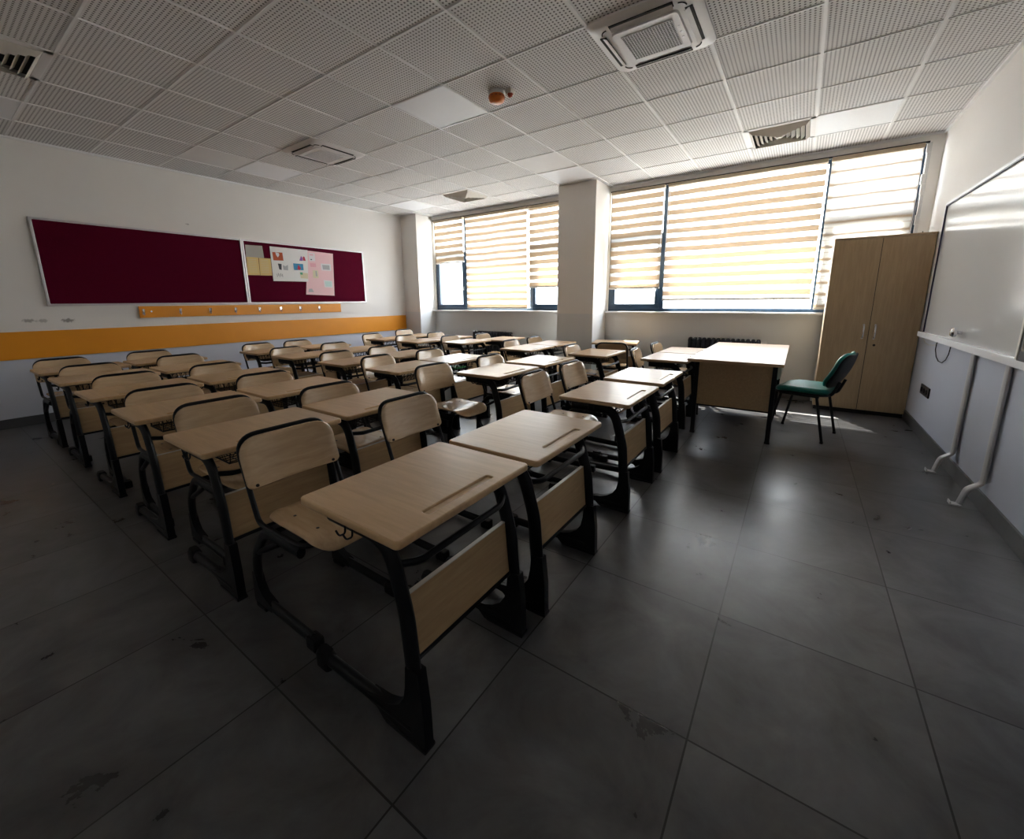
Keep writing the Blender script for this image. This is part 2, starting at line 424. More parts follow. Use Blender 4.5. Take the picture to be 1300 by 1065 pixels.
def fillet(pts, rad, n=6, closed=False):
    """round the corners of a polyline"""
    P = [Vector(p) for p in pts]; k = len(P); out = []
    for i in range(k):
        if not closed and i in (0, k-1): out.append(P[i]); continue
        a, b, c = P[i-1], P[i], P[(i+1) % k]
        r = rad[i] if isinstance(rad, (list, tuple)) else rad
        u, w = (a-b), (c-b); lu, lw = u.length, w.length; u.normalize(); w.normalize()
        ang = u.angle(w)
        if r <= 0 or ang > PI-.02: out.append(b); continue
        d = min(r/math.tan(ang/2), lu*.49, lw*.49)
        p0, p1 = b+u*d, b+w*d
        for j in range(n+1):
            t = j/n; out.append(p0*(1-t)**2+b*2*t*(1-t)+p1*t*t)
    return out

def rrect(w, h, r, n=5, cx=0, cy=0):
    """rounded rectangle outline (ccw)"""
    pts = []
    if not isinstance(r, (list, tuple)): r = [r]*4
    for (sx, sy, a0, rr) in ((1, 1, 0, r[0]), (-1, 1, 90, r[1]), (-1, -1, 180, r[2]), (1, -1, 270, r[3])):
        for j in range(n+1):
            a = R(a0+90*j/n); pts.append((cx+sx*(w/2-rr)+rr*math.cos(a), cy+sy*(h/2-rr)+rr*math.sin(a)))
    return pts

def dense(outline, step):
    out = []
    for i, p in enumerate(outline):
        q = outline[(i+1) % len(outline)]; L = math.hypot(q[0]-p[0], q[1]-p[1]); k = max(1, int(L/step))
        for j in range(k): out.append((p[0]+(q[0]-p[0])*j/k, p[1]+(q[1]-p[1])*j/k))
    return out

def thing(name, label, cat, loc=(0, 0, 0), rz=0, group=None):
    o = bpy.data.objects.new(name, None); C.objects.link(o)
    o.location = loc; o.rotation_euler = (0, 0, rz); o.empty_display_size = .1
    o['label'] = label; o['category'] = cat
    if group: o['group'] = group
    return o
def tag(o, label, cat, group=None):
    o['label'] = label; o['category'] = cat
    if group: o['group'] = group
    return o
def struct(o, label=None):
    o['kind'] = 'structure'
    if label: o['label'] = label
    return o
def copy_tree(o, parent=None):
    c = o.copy(); C.objects.link(c)
    if parent: c.parent = parent
    for ch in list(o.children): copy_tree(ch, c)
    return c

# ------------------------------------------------------------------ room shell
XL, XR, YW, YB, H = -6.6, 1.09, 3.0, -4.15, 2.905
struct(MB().mm((XL-.2, YB-.2, -.15), (XR+.2, YW+.25, 0)).build('floor', M['floor'], smooth=0))
struct(MB().mm((XL-.2, YB-.2, H), (XR+.2, YW+.25, H+.15)).build('ceiling', M['ceil'], smooth=0))
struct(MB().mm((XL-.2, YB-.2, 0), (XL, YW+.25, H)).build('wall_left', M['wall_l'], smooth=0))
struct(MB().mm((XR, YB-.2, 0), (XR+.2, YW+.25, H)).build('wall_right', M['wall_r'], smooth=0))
struct(MB().mm((XL, YB-.2, 0), (XR, YB, H)).build('wall_rear', M['wall'], smooth=0))
W1 = (-6.13, -3.05); W2 = (-2.43, .985); ZS, ZT = 1.09, 2.815
w = MB(); TH = .25
w.mm((XL, YW, 0), (XR, YW+TH, ZS)); w.mm((XL, YW, ZT), (XR, YW+TH, H))
for a, b in ((XL, W1[0]), (W1[1], W2[0]), (W2[1], XR)): w.mm((a, YW, ZS), (b, YW+TH, ZT))
struct(w.build('wall_window', M['wall'], smooth=0))
struct(MB().mm((XL, 2.58, 0), (-6.17, YW, H)).build('wall_corner_pillar', M['wall'], smooth=0, bevel=.006))
struct(MB().mm((-3.05, 2.50, 0), (-2.455, YW, H)).build('wall_middle_pillar', M['wall'], smooth=0, bevel=.006))
# floor skirting of the same tile
struct(MB().mm((XL, YB, 0), (XL+.014, 2.58, .10)).build('baseboard_left', M['baseb'], smooth=0, bevel=.002))
struct(MB().mm((XR-.014, YB, 0), (XR, 2.56, .10)).build('baseboard_right', M['baseb'], smooth=0, bevel=.002))
b = MB()
b.mm((XL, 2.566, 0), (-6.17, 2.58, .10)).mm((-6.17, 2.566, 0), (-6.156, YW, .10)).mm((-6.156, YW-.014, 0), (-3.064, YW, .10))
b.mm((-3.064, 2.486, 0), (-3.05, YW, .10)).mm((-3.05, 2.486, 0), (-2.455, 2.50, .10)).mm((-2.455, 2.486, 0), (-2.441, YW, .10)).mm((-2.441, YW-.014, 0), (.28, YW, .10))
struct(b.build('baseboard_window', M['baseb'], smooth=0))
struct(MB().mm((XL, YB, 0), (XR, YB+.014, .10)).build('baseboard_rear', M['baseb'], smooth=0))
# ceiling T-grid, real bars
g = MB()
for i in range(-10, 2):
    hw = .010 if i >= -2 else .007
    g.mm((.6*i-hw, YB, H-.006), (.6*i+hw, YW, H+.001))
for j in range(-6, 5): g.mm((XL, .6*j-.006, H-.0055), (XR, .6*j+.006, H+.001))
struct(g.build('trim_1', M['tbar'], smooth=0), 'white T-bar grid of the suspended ceiling')
g = MB()
g.mm((XL, YB, H-.02), (XL+.02, 2.58, H)).mm((XR-.02, YB, H-.02), (XR, YW, H)).mm((W2[0], YW-.02, H-.02), (XR-.02, YW, H)).mm((-6.17, YW-.02, H-.02), (-3.05, YW, H))
struct(g.build('trim_2', M['tbar'], smooth=0), 'white angle trim round the ceiling edge')

# ------------------------------------------------------------------ windows
def window(name, x0, x1, secs):
    """secs: list of (xa, xb, casement) between mullions"""
    root = bpy.data.objects.new(name, None); C.objects.link(root); root.location = ((x0+x1)/2, 3.07, ZS); root['kind'] = 'structure'
    ox, oy, oz = root.location
    def L(p): return (p[0]-ox, p[1]-oy, p[2]-oz)
    f = MB(); ya, yb = 3.03, 3.10
    f.mm(L((x0, ya, ZS)), L((x1, yb, ZS+.045))).mm(L((x0, ya, ZT-.05)), L((x1, yb, ZT)))
    f.mm(L((x0, ya, ZS+.045)), L((x0+.045, yb, ZT-.05))).mm(L((x1-.045, ya, ZS+.045)), L((x1, yb, ZT-.05)))
    for i, (a, b, cas) in enumerate(secs):
        if i: 
            p = secs[i-1][1]; f.mm(L((p, ya, ZS+.045)), L((a, yb, ZT-.05)))
    fr = f.build('window_frame', M['navy'], root, smooth=0, bevel=.004)
    for (a, b, cas) in secs:
        if cas:
            s_ = MB(); zt = 2.12; z0 = ZS+.045
            yc, yd = 3.015, 3.085
            s_.mm(L((a, yc, z0)), L((b, yd, z0+.065))).mm(L((a, yc, zt-.055)), L((b, yd, zt)))
            s_.mm(L((a, yc, z0+.065)), L((a+.06, yd, zt-.055))).mm(L((b-.06, yc, z0+.065)), L((b, yd, zt-.055)))
            s_.build('casement_sash', M['navy'], root, smooth=0, bevel=.004)
            MB().mm(L((a, ya, zt+.005)), L((b, yb, zt+.07))).build('transom', M['navy'], root, smooth=0, bevel=.003)
            MB().mm(L((a+.055, 3.05, z0+.06)), L((b-.055, 3.056, zt-.05))).build('pane', M['glass'], root, smooth=0)
            MB().mm(L((a, 3.06, zt+.065)), L((b, 3.066, ZT-.045))).build('pane', M['glass'], root, smooth=0)
            h = MB(); hx = b-.03
            h.mm(L((hx-.012, 3.0, 1.47)), L((hx+.012, 3.015, 1.54))); h.cyl(L((hx, 3.0, 1.51)), L((hx, 2.975, 1.51)), .008)
            h.tube([L((hx, 2.978, 1.51)), L((hx-.005, 2.975, 1.45)), L((hx-.015, 2.975, 1.38))], .009, .007, 8)
            h.build('window_handle', M['steel'], root)
        else:
            MB().mm(L((a, 3.06, ZS+.045)), L((b, 3.066, ZT-.05))).build('pane', M['glass'], root, smooth=0)
    return root
window('window_1', W1[0], W1[1], [(-6.085, -5.36, True), (-5.30, -3.88, False), (-3.82, -3.095, True)])
window('window_2', W2[0], W2[1], [(-2.385, -1.66, True), (-1.595, .165, False), (.23, .94, True)])
for nm, (a, b_) in (('trim_3', (-6.168, -3.052)), ('trim_4', (-2.452, 1.0))):
    struct(MB().mm((a, 2.93, 1.062), (b_, 3.09, 1.088)).build(nm, M['whitemetal'], smooth=0, bevel=.004), 'white marble window sill')
# rough plaster strip at the right reveal of window 2
s = MB()
for k in range(17):
    z0 = ZS+.03+k*.1; a = .985-.012-.02*random.random()
    s.mm((a, 2.992, z0), (1.0, 3.034, z0+.1))
struct(s.build('trim_5', M['plaster_rough'], smooth=0, bevel=.003), 'rough white sealant strip down the window reveal')
# outside: unseen slab added to cut the high sun, ground and pale apartment blocks across the street
struct(MB().mm((-8, 3.25, 3.0), (3, 3.66, 3.12)).build('trim_6', M['whitemetal'], smooth=0), 'added slab above the windows, out of view, cutting the high sun')
M['ground'] = simple('pale_street', (.5, .49, .47, 1), .9, vary=.2, vscale=.3)
struct(MB().mm((-120, 4, -9.2), (90, 140, -9)).build('ground', M['ground'], smooth=0))
M['render_wall'] = simple('pale_render', (.74, .66, .58, 1), .9, vary=.06, vscale=.2)
M['render_wall2'] = simple('pale_grey_render', (.62, .66, .68, 1), .9, vary=.06, vscale=.2)
M['farglass'] = simple('far_window_glass', (.16, .19, .24, 1), .2)
def building(x0, x1, y, top, mat, label, sx=2.6):
    t = thing('apartment_building', label, 'building', ((x0+x1)/2, y, -9), 0, 'pale buildings across the street')
    w_ = x1-x0
    MB().mm((-w_/2, 0, 0), (w_/2, 9, top+9)).build('wall', mat, t, smooth=0)
    MB().mm((-w_/2-.3, -.3, top+9), (w_/2+.3, 9.3, top+9.35)).build('roof', mat, t, smooth=0)
    nx = int(w_/sx)
    for fl in range(int((top+9)/3)):
        z = top+9-1.9-fl*3
        if z < 5: break
        for k in range(nx):
            x = -w_/2+sx*(k+.5)
            f = MB().mm((x-.62, -.05, z-.72), (x+.62, .02, z+.72)).build('window', M['whitemetal'], t, smooth=0)
            MB().mm((x-.52, -.07, z-.62), (x+.52, -.04, z+.62)).build('pane', M['farglass'], f, smooth=0)
    return t
building(-50, -31, 42, 2.4, M['render_wall2'], 'pale grey building seen through the gap under the far left blind')
building(-29, -20, 44, 1.2, M['render_wall2'], 'pale building seen under the short blind beside the pillar')
building(-17.5, -10.5, 46, 1.6, M['render_wall'], 'cream building seen low in the casement right of the pillar')
building(-9.5, 4, 50, .4, M['render_wall'], 'long cream building showing under the widest blind')

# ------------------------------------------------------------------ blinds
def blind(x0, x1, zb, mat, label, cord=None, y=2.955, ztop=2.775):
    t = thing('roller_blind', label, 'blind', ((x0+x1)/2, y, ztop), 0, 'day and night roller blinds')
    w_ = x1-x0; h = ztop-zb
    nx, nz = 14, 44; vs = []; fs = []
    ph = random.random()*6
    for k in range(nz+1):
        for i in range(nx+1):
            x = -w_/2+w_*i/nx; z = -h*k/nz
            yy = .004*math.sin(x*3.1+ph+z*2)*k/nz+.003*math.sin(z*47)
            vs.append((x, yy, z))
    for k in range(nz):
        for i in range(nx):
            a = k*(nx+1)+i; fs.append((a, a+1, a+nx+2, a+nx+1))
    f = MB().add(vs, fs).build('fabric', mat, t, smooth=60)
    MB().mm((-w_/2, -.012, -h-.022), (w_/2, .012, -h+.004)).build('bottom_bar', M['vane'], t, smooth=0, bevel=.004)
    hr = MB().mm((-w_/2-.004, -.03, -.012), (w_/2+.004, .036, .03)).build('head_rail', M['cabedge2'], t, smooth=0, bevel=.006)
    if cord is not None:
        cx = w_/2*cord
        MB().tube([(cx, -.02, .0), (cx+.004, -.022, -h*.3), (cx-.003, -.024, -h*.62)], .0022, n=6).tube([(cx+.022, -.02, .0), (cx+.02, -.022, -h*.3), (cx-.003, -.024, -h*.62)], .0022, n=6).build('cord', M['white'], t)
    return t

P = .124
bm_reg = lambda n, ph, duty=.56, sheer=.32, period=P: blind_mat(n, period, duty, ph, sheer=sheer)
blind(-6.05, -5.315, 2.01, bm_reg('blind_fabric_1', .3, .6), 'short beige striped roller blind ending high, nearest the back corner', .98)
blind(-5.255, -3.885, 1.145, blind_mat('blind_fabric_2', .118, .60, .1, soft=.25, sheer=.16, wave=.012), 'broad pale roller blind left of the pillar with faint sagging stripes')
blind(-3.85, -3.1, 1.50, bm_reg('blind_fabric_3', .55, .6), 'narrow striped roller blind ending above the sill just left of the pillar')
blind(-2.395, -1.645, 1.44, bm_reg('blind_fabric_4', .2, .6), 'narrow striped roller blind just right of the pillar, bottom raised', .97)
blind(-1.59, .145, 1.27, bm_reg('blind_fabric_5', .35, .56, .34, .121), 'widest beige and white striped roller blind behind the teacher desk', -.995)
blind(.185, .935, 1.15, blind_mat('blind_fabric_6', .135, .22, .4, soft=.3, thin=.045, sheer=.06, band=(.09, .06, .036, 1), open_=(.30, .27, .23, 1)), 'thinly striped roller blind half hidden behind the tall cabinet', .99)
# black head channel above the blinds
struct(MB().mm((W1[0], 2.965, 2.81), (W1[1]+.0, 3.0, 2.825)).build('trim_7', M['dark'], smooth=0), 'dark blind channel over window 1')
struct(MB().mm((W2[0]+.005, 2.965, 2.81), (W2[1]-.01, 3.0, 2.825)).build('trim_8', M['dark'], smooth=0), 'dark blind channel over window 2')

# ------------------------------------------------------------------ left wall: orange panel, coat rail, pin boards
o = MB().mm((XL, YB+.02, .705), (XL+.018, 2.565, .99)).build('wall_guard', M['orange'], smooth=0, bevel=.003)
tag(o, 'wide orange protective board running along the pinboard wall', 'wall panel')
t = thing('coat_rail', 'short orange coat rail with chrome hooks under the pinboards', 'coat rack', (XL+.009, -.26, 1.165))
MB().mm((-.009, -1.365, -.07), (.009, 1.365, .07)).build('board', M['orange'], t, smooth=0, bevel=.002)
for y in (-1.585, -1.212, -.876, -.564, -.241, .072, .376, .699):
    h = MB(); yy = y+.26
    h.mm((.009, yy-.012, -.03), (.013, yy+.012, .035))
    h.tube(fillet([(.012, yy, -.005), (.045, yy, -.02), (.05, yy, .035)], .015, 5), .0055, n=8)
    h.tube(fillet([(.012, yy, -.015), (.03, yy, -.045), (.032, yy, -.025)], .01, 4), .0045, n=8)
    h.build('hook', M['chrome'], t)
MB().cyl((.008, -1.25, .005), (.016, -1.25, .005), .009).build('spare_screw', M['chrome'], t)

def pinboard(y0, y1, z0, z1, label):
    t = thing('pinboard', label, 'notice board', (XL+.002, (y0+y1)/2, (z0+z1)/2), 0, 'maroon pinboards')
    a, b = (y1-y0)/2, (z1-z0)/2; fw = .022
    MB().mm((0, -a+.01, -b+.01), (.012, a-.01, b-.01)).build('felt_panel', M['felt'], t, smooth=0)
    f = MB().mm((0, -a, -b), (.02, a, -b+fw)).mm((0, -a, b-fw), (.02, a, b)).mm((0, -a, -b+fw), (.02, -a+fw, b-fw)).mm((0, a-fw, -b+fw), (.02, a, b-fw))
    f.build('frame', M['alu'], t, smooth=0, bevel=.003)
    c = MB()
    for sy in (-1, 1):
        for sz in (-1, 1): c.box((.0105, sy*(a-.012), sz*(b-.012)), (.024, .028, .028))
    c.build('corner_cap', M['alu'], t, smooth=0, bevel=.004)
    return t
pinboard(-2.37, -.372, 1.25, 2.155, 'empty maroon felt pinboard on the left')
pinboard(-.366, 1.64, 1.25, 2.155, 'maroon felt pinboard on the right with papers pinned up')

# papers: flat sheets lying on the felt, pictures printed on them
def flat(name, pts, mat, th, x, parent=None, bev=0):
    """quad given by (y,z) corners, thickness th standing off the board"""
    cy = sum(p[0] for p in pts)/len(pts); cz = sum(p[1] for p in pts)/len(pts)
    m = MB(); n = len(pts)
    vs = [(0, p[0]-cy, p[1]-cz) for p in pts]+[(th, p[0]-cy, p[1]-cz) for p in pts]
    m.add(vs, [tuple(range(n)), tuple(range(2*n-1, n-1, -1))]+[(i, i+n, (i+1) % n+n, (i+1) % n) for i in range(n)])
    o = m.build(name, mat, parent, smooth=0)
    if parent is None: o.location = (x, cy, cz)
    else: o.location = Vector((x, cy, cz))-parent.location
    return o
XB = XL+.002+.012
pm = {k: simple('paper_'+k, v, .8) for k, v in dict(grey=(.42, .40, .36, 1), yellow=(.70, .52, .22, 1), white=(.74, .73, .72, 1), pink=(.78, .52, .55, 1), rust=(.45, .09, .03, 1), blue=(.05, .25, .45, 1), redp=(.5, .04, .08, 1), violet=(.25, .10, .35, 1), ink=(.06, .06, .07, 1), cream=(.66, .60, .42, 1), grn=(.08, .3, .18, 1), mint=(.5, .64, .62, 1), offwhite=(.70, .68, .70, 1), hot=(.75, .38, .45, 1), midgrey=(.4, .4, .42, 1)).items()}
G = 'papers pinned on the right board'
s1 = flat('pinned_sheet', [(-.325, 2.08), (-.331, 1.905), (-.085, 1.915), (-.093, 2.087)], pm['grey'], .0015, XB)
tag(s1, 'small grey printed sheet at the top left of the papers', 'paper', G)
for k in range(7):
    y0 = -.30+.015*(k % 3); flat('text_line', [(y0, 2.05-.02*k), (y0, 2.044-.02*k), (y0+.12+.03*(k % 2), 2.046-.02*k), (y0+.12+.03*(k % 2), 2.052-.02*k)], pm['midgrey'], .0008, XB+.0016, s1)
s2 = flat('pinned_sheet', [(-.33, 1.915), (-.338, 1.66), (-.172, 1.664), (-.168, 1.915)], pm['yellow'], .0015, XB+.002)
tag(s2, 'left of two yellow sheets pinned side by side', 'paper', G)
s3 = flat('pinned_sheet', [(-.160, 1.912), (-.168, 1.662), (.002, 1.667), (.006, 1.914)], pm['yellow'], .0015, XB+.002)
tag(s3, 'right of two yellow sheets pinned side by side', 'paper', G)
for s_, y0 in ((s2, -.31), (s3, -.145)):
    for k in range(8): flat('text_line', [(y0, 1.885-.025*k), (y0, 1.879-.025*k), (y0+.11, 1.880-.025*k), (y0+.11, 1.886-.025*k)], pm['cream'], .0008, XB+.0038, s_)
p1 = flat('poster', [(.012, 2.092), (.010, 1.588), (.56, 1.594), (.598, 2.088)], pm['white'], .0015, XB+.004)
tag(p1, 'large white poster with small coloured pictures', 'poster', G)
X1 = XB+.0058
flat('picture', [(.04, 2.012), (.045, 1.892), (.195, 1.897), (.19, 2.016)], pm['rust'], .001, X1, p1)
flat('picture', [(.085, 2.012), (.09, 1.975), (.115, 1.94), (.14, 1.975), (.135, 2.005)], pm['offwhite'], .0012, X1+.0005, p1)
flat('picture', [(.445, 1.915), (.48, 1.99), (.505, 1.96), (.50, 1.915)], pm['violet'], .001, X1, p1)
flat('picture', [(.505, 1.92), (.51, 1.985), (.535, 1.98), (.552, 1.918)], pm['redp'], .001, X1, p1)
flat('picture', [(.105, 1.85), (.115, 1.765), (.15, 1.755), (.16, 1.845)], pm['ink'], .001, X1, p1)
flat('picture', [(.175, 1.83), (.18, 1.76), (.25, 1.755), (.255, 1.84), (.215, 1.815)], pm['midgrey'], .001, X1, p1)
flat('picture', [(.34, 1.868), (.345, 1.768), (.50, 1.77), (.50, 1.867)], pm['blue'], .001, X1, p1)
flat('picture', [(.40, 1.79), (.42, 1.85), (.46, 1.80), (.44, 1.772), (.41, 1.772)], pm['redp'], .0012, X1+.0005, p1)
flat('picture', [(.432, 1.735), (.44, 1.645), (.56, 1.64), (.565, 1.725)], pm['cream'], .001, X1, p1)
flat('picture', [(.435, 1.735), (.44, 1.70), (.475, 1.70), (.478, 1.735)], pm['grn'], .0012, X1+.0005, p1)
for k in range(5):
    y0 = .07+.02*k; z0 = 1.66+.012*(k % 2)
    flat('drawn_line', [(y0, z0+.035), (y0+.004, z0-.01), (y0+.009, z0-.01), (y0+.006, z0+.035)], pm['ink'], .0008, X1, p1)
p2 = flat('poster', [(.598, 2.082), (.503, 1.39), (1.005, 1.374), (1.045, 2.07)], pm['pink'], .0015, XB)
tag(p2, 'pink poster with small pasted pictures', 'poster', G)
X2 = XB+.0017
flat('picture', [(.612, 2.05), (.615, 1.92), (.715, 1.925), (.715, 2.05)], pm['offwhite'], .001, X2, p2)
flat('picture', [(.63, 2.03), (.63, 2.012), (.69, 2.012), (.69, 2.03)], pm['hot'], .0012, X2+.0005, p2)
flat('picture', [(.635, 1.955), (.635, 1.94), (.66, 1.94), (.66, 1.955)], pm['ink'], .0012, X2+.0005, p2)
flat('picture', [(.805, 1.895), (.81, 1.785), (.985, 1.785), (.985, 1.895)], pm['offwhite'], .001, X2, p2)
flat('picture', [(.83, 1.875), (.835, 1.80), (.96, 1.80), (.96, 1.875)], pm['midgrey'], .0012, X2+.0005, p2)
flat('picture', [(.655, 1.78), (.65, 1.66), (.745, 1.655), (.745, 1.78)], pm['cream'], .001, X2, p2)
flat('picture', [(.70, 1.77), (.70, 1.69), (.725, 1.68), (.72, 1.77)], pm['midgrey'], .0012, X2+.0005, p2)
flat('picture', [(.83, 1.63), (.835, 1.51), (.985, 1.51), (.985, 1.62)], pm['offwhite'], .001, X2, p2)
flat('picture', [(.85, 1.61), (.855, 1.525), (.97, 1.525), (.97, 1.61)], pm['mint'], .0012, X2+.0005, p2)
flat('picture', [(.545, 1.43), (.56, 1.48), (.61, 1.485), (.64, 1.43)], pm['midgrey'], .001, X2, p2)
flat('picture', [(.62, 1.89), (.625, 1.83), (.72, 1.83), (.72, 1.89)], pm['hot'], .001, X2, p2)

# ------------------------------------------------------------------ ceiling devices
def light_panel(i, j, label):
    t = thing('ceiling_light', label, 'ceiling light', (.6*i+.3, .6*j+.3, H), 0, 'flat ceiling light panels, switched off')
    MB().mm((-.285, -.285, -.004), (.285, .285, .0)).build('diffuser', M['lightpanel'], t, smooth=0)
    f = MB()
    for a, b in (((-.298, -.298), (.298, -.283)), ((-.298, .283), (.298, .298)), ((-.298, -.283), (-.283, .283)), ((.283, -.283), (.298, .283))):
        f.mm((a[0], a[1], -.008), (b[0], b[1], 0))
    f.build('frame', M['whitemetal'], t, smooth=0)
for i, j, l in ((-5, -1, 'plain white square light panel beside the orange smoke detector'), (0, 3, 'plain light panel near the window over the cabinet'),
                (-5, 3, 'plain light panel beside the top of the middle pillar'), (-10, 3, 'plain light panel in the far back corner by the windows'),
                (-10, -1, 'plain light panel left of the smaller air conditioner cassette'), (-10, -5, 'plain light panel at the left edge over the pinboard wall')):
    light_panel(i, j, l)

def cassette(cx, cy, label, rz=0):
    t = thing('air_conditioner', label, 'air conditioner', (cx, cy, H), rz, 'ceiling air conditioner cassettes')
    # shallow bevelled body
    prof = [(.322, .006), (.322, -.012), (.30, -.028), (.25, -.036)]
    m = MB(); vs = []; n = 0
    for r, z in prof:
        o_ = rrect(2*r, 2*r, .05, 5); n = len(o_); vs += [(x, y, z) for x, y in o_]
    fs = []
    for k in range(len(prof)-1):
        for j in range(n): fs.append((k*n+j, k*n+(j+1) % n, (k+1)*n+(j+1) % n, (k+1)*n+j))
    fs.append(tuple(range(n))); fs.append(tuple(range(len(prof)*n-1, (len(prof)-1)*n-1, -1)))
    m.add(vs, fs).build('body', M['white'], t, smooth=30)
    for k in range(4):
        rot = Matrix.Rotation(k*PI/2, 4, 'Z')
        MB().mm((-.185, .232, -.0385), (.185, .272, -.030)).xf(rot).build('air_slot', M['dark'], t, smooth=0)
        l = MB().box((0, .243, -.043), (.36, .030, .004), Matrix.Rotation(R(28), 3, 'X')).xf(rot)
        l.build('louvre', M['white'], t, smooth=0, bevel=.001)
        arc = [(-.235+.0*math.cos(a), 0, 0) for a in (0,)]
        pts = [(.205+.042*math.cos(R(a)), .205+.042*math.sin(R(a)), -.037) for a in range(5, 86, 10)]
        MB().tube(pts, .004, n=6).xf(rot).build('corner_groove', M['dark'], t)
    MB().add([(x, y, -.036) for x, y in rrect(.40, .40, .03)]+[(x, y, -.046) for x, y in rrect(.388, .388, .03)],
             [tuple(range(24)), tuple(range(47, 23, -1))]+[(j, (j+1) % 24, 24+(j+1) % 24, 24+j) for j in range(24)]).build('front_panel', M['white'], t, smooth=30)
    MB().mm((-.15, -.14, -.0475), (.15, .14, -.044)).build('intake_opening', M['dark2'], t, smooth=0)
    gr = MB()
    for k in range(19):
        x = -.15+.3*k/18; gr.mm((x-.0022, -.14, -.0505), (x+.0022, .14, -.0475))
    for k in range(17):
        y = -.14+.28*k/16; gr.mm((-.15, y-.0022, -.0505), (.15, y+.0022, -.0476))
    gr.build('intake_grille', M['white'], t, smooth=0)
    for k in range(3): MB().mm((.165, -.06+.06*k, -.048), (.178, -.04+.06*k, -.045)).build('indicator', M['alu'], t, smooth=0)
    return t

cassette(-.885, -.30, 'large air conditioner cassette in the ceiling above the front desks')
cassette(-4.50, -.30, 'farther air conditioner cassette in the ceiling toward the pinboards')

def diffuser(cx, cy, label, mat):
    t = thing('air_vent', label, 'air vent', (cx, cy, H), 0, 'square four way ceiling vents')
    f = MB()
    for k in range(4):
        f.mm((-.298, .255, -.007), (.298, .298, 0)) if k == 0 else None
        rot = Matrix.Rotation(k*PI/2, 4, 'Z'); s0 = len(f.v)
        if k: f.mm((-.298, .255, -.007), (.298, .298, 0)); f.xf(rot, s0)
    f.build('frame', M['white'], t, smooth=0)
    MB().mm((-.255, -.255, -.0015), (.255, .255, .0)).build('backing', M['dark'], t, smooth=0)
    for q in range(6):
        a = .252-q*.040; b_ = a-.030
        m = MB(); vs = []
        for (r, z) in ((a, -.008), (a, -.005), (b_, -.036), (b_, -.039)):
            vs += [(r, r, z), (-r, r, z), (-r, -r, z), (r, -r, z)]
        fs = [(k*4+j, k*4+(j+1) % 4, (k+1)*4+(j+1) % 4, (k+1)*4+j) for k in range(3) for j in range(4)]
        fs += [(12+j, 12+(j+1) % 4, (j+1) % 4, j) for j in range(4)]
        if q < 5: m.add(vs, fs)
        else: m.add(vs, fs+[(12, 13, 14, 15)])
        m.build('vane', mat, t, smooth=0)
    return t
diffuser(-.30, 2.10, 'square ceiling vent nearest the whiteboard, by the window', M['vane'])
diffuser(-4.50, 2.10, 'square ceiling vent by the window left of the middle pillar', M['vane'])
diffuser(-4.50, -2.70, 'square ceiling vent at the left edge above the near desks', M['vane'])

t = thing('smoke_detector', 'orange domed smoke detector on a ceiling tile', 'smoke detector', (-2.13, -.265, H))
MB().lathe([(.066, 0), (.070, -.008), (.070, -.018), (.064, -.026)], (0, 0, 0), 28).build('base', M['white'], t)
MB().lathe([(.060, -.024), (.065, -.034), (.064, -.054), (.057, -.070), (.044, -.079), (.024, -.084), (.003, -.085)], (0, 0, 0), 28).build('dome', M['detector'], t)
v = MB()
for k in range(12): v.box((.0645*math.cos(k*PI/6), .0645*math.sin(k*PI/6), -.042), (.003, .02, .007), Matrix.Rotation(k*PI/6, 3, 'Z'))
v.build('vent_slot', M['red'], t, smooth=0)
t = thing('indicator_lamp', 'tiny remote indicator with red tip beside the smoke detector', 'alarm light', (-2.02, -.235, H))
MB().box((0, 0, -.018), (.05, .06, .036)).build('mount', M['vane'], t, smooth=0, bevel=.003)
MB().lathe([(.022, -.034), (.022, -.044), (.012, -.058), (.002, -.062)], (.006, -.008, 0), 12).build('lens', M['red'], t)

# ------------------------------------------------------------------ right wall: whiteboard etc.
def wb_mat():
    m = simple('whiteboard_enamel', (.62, .63, .63, 1), .17, coat=.4)
    return m
M['wb'] = wb_mat()
M['navytrim'] = simple('navy_trim', (.015, .012, .06, 1), .4)
t = thing('whiteboard', 'glossy sliding whiteboard with white frame on the right wall', 'whiteboard', (XR, .0, .93))
def wl(y, z): return (y, z-.93)
y0, y1, z0, z1 = -1.9, 2.235, .935, 2.09
MB().mm((-.035, y0, z0-.93), (-.022, y1-.03, z1-.93-.03)).build('writing_surface', M['wb'], t, smooth=0)
f = MB().mm((-.045, y0, z1-.93-.022), (0, y1, z1-.93)).mm((-.045, y1-.022, .005), (0, y1, z1-.93-.022))
f.build('frame', M['whitemetal'], t, smooth=0, bevel=.002)
f = MB().mm((-.0462, y0, z1-.93-.032), (-.020, y1-.022, z1-.93-.022)).mm((-.0462, y1-.032, .01), (-.020, y1-.022, z1-.93-.032))
f.build('edge_strip', M['navytrim'], t, smooth=0)
MB().mm((-.07, y0, -.03), (0, y1+.01, .008)).mm((-.075, y0, -.034), (-.068, y1+.01, .014)).build('bottom_rail', M['whitemetal'], t, smooth=0, bevel=.003)
MB().cyl((-.035, 1.105, .075), (-.065, 1.105, .075), .014).cyl((-.05, 1.105, .075), (-.06, 1.20, .068), .010).cyl((-.06, 1.20, .05), (-.06, 1.20, .095), .008).lathe([(.016, 0), (.032, -.008), (.035, -.024), (.026, -.036), (.004, -.04)], (-.06, 1.105, .075), 20, 'x').build('lock_knob', M['chrome'], t)
